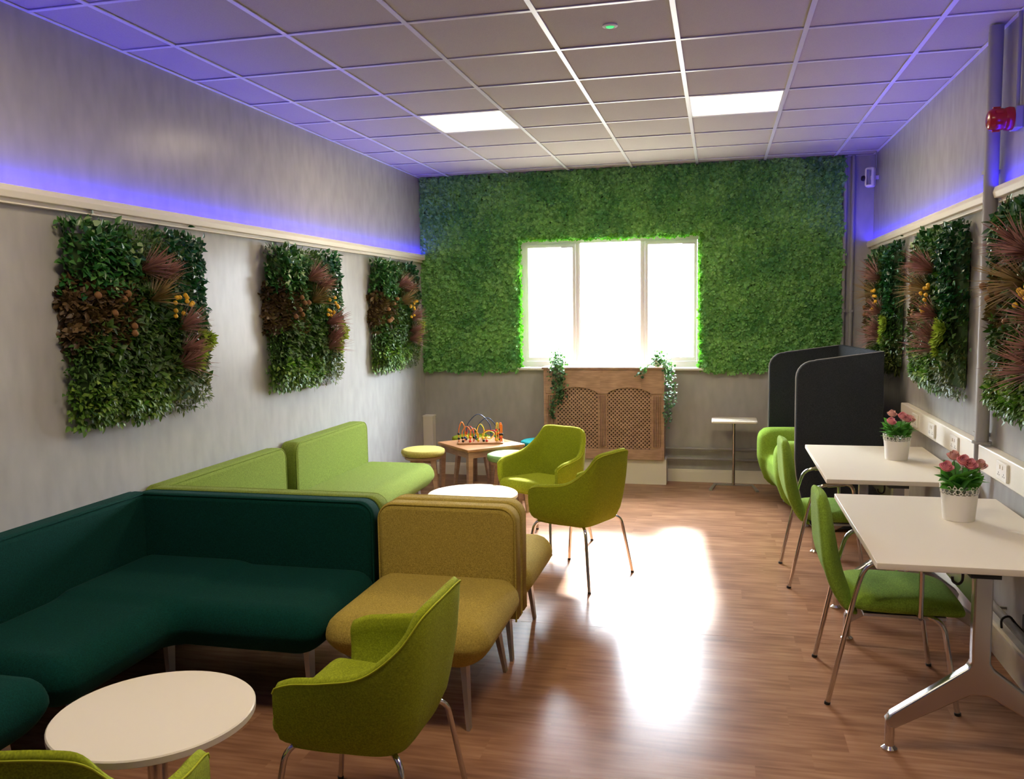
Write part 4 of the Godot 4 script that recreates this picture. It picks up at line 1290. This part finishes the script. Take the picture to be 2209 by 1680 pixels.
func plant_panel(label: String, at: Vector3, turn: float, sd: int) -> void:
	var o := thing("plant_panel", label, "plant panel", at, turn, "living wall panels")
	var r := RandomNumberGenerator.new(); r.seed = sd
	var W2 := 0.52; var H2 := 0.475
	var lump := FastNoiseLite.new(); lump.seed = sd; lump.frequency = 1.0
	part("backing_board", span_mesh(Vector3(-0.46, -H2 + 0.05, 0.006), Vector3(0.46, H2 - 0.05, 0.036)), M.backing, o)
	if not cache.has("leaf_a"):
		cache.leaf_a = leaf_mesh(0.042, 0.026, 0.35, 0.008)
		cache.leaf_b = leaf_mesh(0.03, 0.02, 0.3, 0.006)
		cache.leaf_c = leaf_mesh(0.024, 0.009, 0.2, 0.004)
		cache.tufts = [tuft_mesh(110, 0.20, 5, 0.8), tuft_mesh(110, 0.18, 6, 0.75), tuft_mesh(100, 0.23, 7, 0.85)]
		cache.ball = ball_mesh(0.012)
		cache.moss_ball = clump_mesh(70, 0.036, 0.014, 8)
		cache.rust_leaf = clump_mesh(9, 0.05, 0.032, 9)
	# name, x range, y range (fractions of the panel), how many, leaf, colours, how far out, size
	var beds := [
		["variegated_foliage", 0.0, 0.38, 0.68, 1.0, 330, "leaf_a", lin(30, 84, 34), lin(86, 136, 66), 0.11, 1.0, "gloss_leaf"],
		["feathery_foliage", 0.34, 0.72, 0.80, 1.0, 520, "leaf_c", lin(58, 98, 42), lin(104, 138, 62), 0.08, 1.0, "leaf"],
		["glossy_foliage", 0.64, 1.0, 0.46, 1.0, 520, "leaf_b", lin(16, 66, 34), lin(48, 112, 54), 0.10, 1.15, "gloss_leaf"],
		["rusty_foliage", 0.0, 0.36, 0.42, 0.70, 150, "rust_leaf", lin(72, 52, 30), lin(112, 88, 54), 0.08, 0.8, "leaf"],
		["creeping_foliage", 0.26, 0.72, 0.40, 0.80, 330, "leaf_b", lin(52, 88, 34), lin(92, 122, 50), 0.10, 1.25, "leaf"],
		["broad_foliage", 0.10, 0.72, 0.14, 0.50, 520, "leaf_a", lin(44, 76, 26), lin(88, 118, 44), 0.10, 1.0, "leaf"],
		["fern_foliage", 0.0, 0.24, 0.08, 0.46, 380, "leaf_c", lin(52, 90, 36), lin(96, 130, 58), 0.09, 1.35, "leaf"],
		["bright_foliage", 0.02, 0.62, 0.0, 0.20, 560, "leaf_b", lin(78, 118, 36), lin(136, 164, 66), 0.11, 1.0, "leaf"],
		["olive_foliage", 0.55, 1.0, 0.0, 0.30, 520, "leaf_c", lin(74, 92, 36), lin(122, 126, 62), 0.10, 1.25, "leaf"],
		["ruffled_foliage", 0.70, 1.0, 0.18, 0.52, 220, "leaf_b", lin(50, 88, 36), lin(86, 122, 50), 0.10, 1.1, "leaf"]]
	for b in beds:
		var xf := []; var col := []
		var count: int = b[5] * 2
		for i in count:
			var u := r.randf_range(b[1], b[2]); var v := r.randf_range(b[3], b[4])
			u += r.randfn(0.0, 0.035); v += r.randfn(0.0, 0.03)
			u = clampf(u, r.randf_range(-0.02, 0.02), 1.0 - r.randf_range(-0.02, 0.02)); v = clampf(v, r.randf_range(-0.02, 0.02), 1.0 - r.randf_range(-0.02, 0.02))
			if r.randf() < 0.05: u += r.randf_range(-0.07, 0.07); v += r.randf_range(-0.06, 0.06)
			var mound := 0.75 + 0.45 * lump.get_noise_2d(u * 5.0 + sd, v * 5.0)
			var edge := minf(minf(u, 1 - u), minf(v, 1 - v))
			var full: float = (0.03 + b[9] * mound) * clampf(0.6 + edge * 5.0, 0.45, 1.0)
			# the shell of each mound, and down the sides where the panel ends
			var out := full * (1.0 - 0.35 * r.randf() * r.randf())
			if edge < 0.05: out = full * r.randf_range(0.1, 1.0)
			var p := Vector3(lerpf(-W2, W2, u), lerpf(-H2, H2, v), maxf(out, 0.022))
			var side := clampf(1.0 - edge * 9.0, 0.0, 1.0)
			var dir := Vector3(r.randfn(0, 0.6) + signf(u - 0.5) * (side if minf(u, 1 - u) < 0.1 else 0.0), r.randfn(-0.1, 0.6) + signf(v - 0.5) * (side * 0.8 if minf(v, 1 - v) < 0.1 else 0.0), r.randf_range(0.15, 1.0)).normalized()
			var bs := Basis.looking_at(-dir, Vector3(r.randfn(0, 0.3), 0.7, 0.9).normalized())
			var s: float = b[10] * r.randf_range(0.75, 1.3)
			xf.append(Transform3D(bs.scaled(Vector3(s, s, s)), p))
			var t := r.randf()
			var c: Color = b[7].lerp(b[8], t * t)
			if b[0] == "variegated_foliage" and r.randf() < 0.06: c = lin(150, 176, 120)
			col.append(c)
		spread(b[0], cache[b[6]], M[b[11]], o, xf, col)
	var tufts := [[0.44, 0.78, 0.5], [0.58, 0.74, 0.9], [0.50, 0.62, 0.6], [0.70, 0.46, 0.8], [0.72, 0.34, 0.2], [0.70, 0.26, 0.0]]
	for i in tufts.size():
		var q: Array = tufts[i]
		var bs := Basis(Vector3.UP, 0.25 + r.randf_range(-0.2, 0.2)) * Basis(Vector3.RIGHT, -0.45 + r.randf_range(-0.2, 0.2))
		part("grass_tuft", cache.tufts[i % 3], M.red_grass if i != 2 else M.tan_grass, o, Transform3D(bs, Vector3(lerpf(-W2, W2, q[0]), lerpf(-H2, H2, q[1]), 0.085)))
	for i in 11:
		part("yellow_flower", cache.ball, M.yellow, o, T(lerpf(-W2, W2, r.randf_range(0.56, 0.76)), lerpf(-H2, H2, r.randf_range(0.48, 0.66)), r.randf_range(0.15, 0.175)))
	for i in 6:
		part("rust_flower", cache.ball, M.rust, o, Transform3D(Basis().scaled(Vector3.ONE * 1.4), Vector3(lerpf(-W2, W2, r.randf_range(0.08, 0.34)), lerpf(-H2, H2, r.randf_range(0.45, 0.66)), r.randf_range(0.12, 0.15))))
	for q in [[0.86, 0.42], [0.93, 0.40], [0.84, 0.33], [0.90, 0.36], [0.82, 0.26]]:
		part("moss_cushion", cache.moss_ball, M.lime_moss, o, Transform3D(Basis(Vector3.BACK, r.randf() * TAU).scaled(Vector3.ONE * r.randf_range(1.0, 1.35)), Vector3(lerpf(-W2, W2, q[0]), lerpf(-H2, H2, q[1]), 0.125)))

func ivy(label: String, at: Vector3, spots: Array, sd: int) -> void:
	var o := thing("trailing_ivy", label, "plant", at, 0.0, "trailing ivy plants")
	var mb := MB.new(); mb.lathe(PackedVector2Array([Vector2(0, 0), Vector2(0.034, 0), Vector2(0.044, 0.075), Vector2(0.041, 0.075), Vector2(0.036, 0.06), Vector2(0, 0.06)]), 20)
	part("pot", mb.mesh(), M.paint, o)
	var r := RandomNumberGenerator.new(); r.seed = sd
	if not cache.has("ivy"): cache.ivy = leaf_mesh(0.03, 0.03, 0.3, 0.006)
	var xf := []; var col := []
	for s in spots:
		var path := smooth_path(s[0], 6)
		mb = MB.new(); mb.tube(path, 0.0018, 5)
		part("stem", mb.mesh(), M.stem, o)
		for i in int(s[1] * 1.8):
			var p := path[r.randi() % path.size()] + Vector3(r.randfn(0, s[2] * 1.15), r.randfn(0, 0.02), absf(r.randfn(0, 0.014)))
			var dir := Vector3(r.randfn(0, 0.6), r.randfn(-0.5, 0.5), r.randf_range(0.3, 1.0)).normalized()
			var k := r.randf_range(0.55, 1.05)
			xf.append(Transform3D(Basis.looking_at(-dir, Vector3(r.randfn(0, 0.3), 1, 0.3).normalized()).scaled(Vector3(k, k, k)), p))
			col.append(lin(46, 86, 52).lerp(lin(128, 164, 110), pow(r.randf(), 2.0)))
	spread("leaves", cache.ivy, M.leaf, o, xf, col)

func flower_pot(label: String, at: Vector3, turn: float, first: Node3D) -> Node3D:
	if first: return copy(first, label, at, turn)
	var o := thing("potted_rose", label, "potted plant", at, turn, "pink flowers in white lace pots")
	var mb := MB.new()
	mb.lathe(PackedVector2Array([Vector2(0, 0), Vector2(0.062, 0), Vector2(0.064, 0.003), Vector2(0.0745, 0.118), Vector2(0.0715, 0.118), Vector2(0.069, 0.09), Vector2(0, 0.09)]), 40)
	part("pot", mb.mesh(), M.paint, o)
	mb = MB.new()
	for k in 20:
		var a := TAU * k / 20
		var b := Basis(Vector3.UP, a)
		for q in [[0.0, 0.134, 0.0105, 0.0755], [0.5, 0.126, 0.006, 0.075], [0.5, 0.148, 0.007, 0.077]]:
			var bb: Basis = b * Basis(Vector3.UP, q[0] * TAU / 20)
			var ring := PackedVector3Array()
			for i in 11:
				var t := TAU * i / 10
				ring.append(bb * Vector3(cos(t) * q[2], q[1] + sin(t) * q[2], q[3] + sin(t) * q[2] * 0.09))
			mb.tube(ring, 0.0019, 5, -1.0, true)
	part("lace_rim", mb.mesh(), M.paint, o)
	mb = MB.new(); mb.lathe(PackedVector2Array([Vector2(0.0, 0.1), Vector2(0.068, 0.1), Vector2(0.068, 0.092), Vector2(0, 0.092)]), 20)
	part("soil", mb.mesh(), M.soil, o)
	var r := RandomNumberGenerator.new(); r.seed = 8
	var leaf := leaf_mesh(0.072, 0.052, 0.25, 0.022)
	for i in 44:
		var a := TAU * i / 44 * 2.37
		var tilt := r.randf_range(0.4, 1.3)
		var dir := Vector3(cos(a) * cos(tilt), sin(tilt), sin(a) * cos(tilt))
		var p := Vector3(cos(a) * 0.035, 0.125 + r.randf() * 0.075, sin(a) * 0.035)
		var k := r.randf_range(0.85, 1.25)
		part("leaf", leaf, M.plant_green, o, Transform3D(Basis.looking_at(-dir, Vector3(r.randfn(0, 0.4), 1, r.randfn(0, 0.4)).normalized()).scaled(Vector3(k, k, k)), p))
	mb = MB.new()
	for cup in 5:
		var rad: float = [0.005, 0.010, 0.0145, 0.019, 0.023][cup]
		var top: float = [0.021, 0.021, 0.0185, 0.014, 0.007][cup]
		var rows := []
		for k in 4:
			var t := k / 3.0
			var ring := PackedVector3Array()
			for i in 15:
				var an := TAU * i / 15
				var wave := sin(an * (3 + cup % 3) + cup * 1.7)
				var rr := rad * (0.45 + 0.55 * sqrt(t)) * (1.0 + 0.10 * wave * t)
				ring.append(Vector3(cos(an) * rr, lerpf(-0.004, top + 0.0025 * wave, t), sin(an) * rr))
			rows.append(ring)
		mb.grid(rows, true, true)
	var rose := mb.mesh()
	var heads := [[Vector3(-0.065, 0.235, 0.04), "pink"], [Vector3(0.0, 0.265, 0.05), "pink"], [Vector3(0.025, 0.25, 0.055), "pink"], [Vector3(-0.02, 0.27, -0.03), "pale_pink"], [Vector3(0.075, 0.24, 0.01), "pale_pink"]]
	for q in heads:
		var p: Vector3 = q[0]
		mb = MB.new(); mb.tube(smooth_path([Vector3(p.x * 0.2, 0.1, p.z * 0.2), Vector3(p.x * 0.6, 0.18, p.z * 0.6), p], 3), 0.0018, 5)
		var st := part("flower_stem", mb.mesh(), M.stem, o)
		part("flower", rose, M[q[1]], st, Transform3D(Basis(Vector3.RIGHT, 0.6 + p.z * 3.0).scaled(Vector3.ONE * 1.25), p))
	return o

func plants() -> void:
	plant_panel("wall panel of mixed artificial plants nearest the viewer on the sofa wall", Vector3(0, 1.63, 4.43), PI / 2, 101)
	plant_panel("wall panel of mixed artificial plants in the middle of the sofa wall", Vector3(0, 1.63, 2.63), PI / 2, 102)
	plant_panel("wall panel of mixed artificial plants on the sofa wall next to the moss", Vector3(0, 1.63, 0.89), PI / 2, 103)
	plant_panel("wall panel of mixed artificial plants above the dark booth", Vector3(W, 1.63, 0.95), -PI / 2, 104)
	plant_panel("wall panel of mixed artificial plants between the booth and the thick wall pipe", Vector3(W, 1.63, 2.66), -PI / 2, 105)
	plant_panel("wall panel of mixed artificial plants cut off by the photo's edge beside the pipe", Vector3(W, 1.63, 4.33), -PI / 2, 106)
	var f := flower_pot("pink flowers in a white lace-edged pot on the nearest white table", Vector3(3.945, 0.73, 4.24), 0.0, null)
	flower_pot("pink flowers in a white lace-edged pot on the further white table", Vector3(3.975, 0.73, 2.72), 0.35, f)
	ivy("trailing ivy over the lattice end of the radiator cabinet nearer the play table", Vector3(1.415, 1.114, 0.12), [
		[[Vector3(0, 0.06, 0), Vector3(-0.01, 0.10, 0.02), Vector3(0.0, 0.125, 0.03)], 46, 0.03],
		[[Vector3(0, 0.06, 0.02), Vector3(-0.03, 0.05, 0.11), Vector3(-0.04, -0.08, 0.135), Vector3(-0.03, -0.3, 0.125), Vector3(-0.05, -0.46, 0.122)], 75, 0.018],
		[[Vector3(0, 0.06, 0.02), Vector3(0.0, 0.05, 0.12), Vector3(0.01, -0.1, 0.14), Vector3(0.02, -0.22, 0.13), Vector3(0.015, -0.36, 0.125)], 110, 0.024],
		[[Vector3(0, 0.06, 0.02), Vector3(0.04, 0.04, 0.12), Vector3(0.06, -0.08, 0.14), Vector3(0.05, -0.2, 0.13), Vector3(0.03, -0.28, 0.125)], 90, 0.02]], 61)
	ivy("trailing ivy over the outer edge of the radiator cabinet", Vector3(2.36, 1.114, 0.12), [
		[[Vector3(0, 0.06, 0), Vector3(-0.01, 0.10, 0.02), Vector3(0.01, 0.13, 0.03)], 46, 0.028],
		[[Vector3(0, 0.06, 0.02), Vector3(-0.06, 0.03, 0.11), Vector3(-0.13, -0.02, 0.145), Vector3(-0.135, -0.07, 0.14)], 26, 0.018],
		[[Vector3(0, 0.06, 0.02), Vector3(0.07, 0.04, 0.10), Vector3(0.105, -0.08, 0.12), Vector3(0.10, -0.3, 0.11), Vector3(0.095, -0.5, 0.11)], 110, 0.016],
		[[Vector3(0, 0.06, 0.02), Vector3(0.09, 0.05, 0.08), Vector3(0.13, -0.06, 0.08), Vector3(0.15, -0.2, 0.08), Vector3(0.14, -0.34, 0.08)], 80, 0.018]], 62)
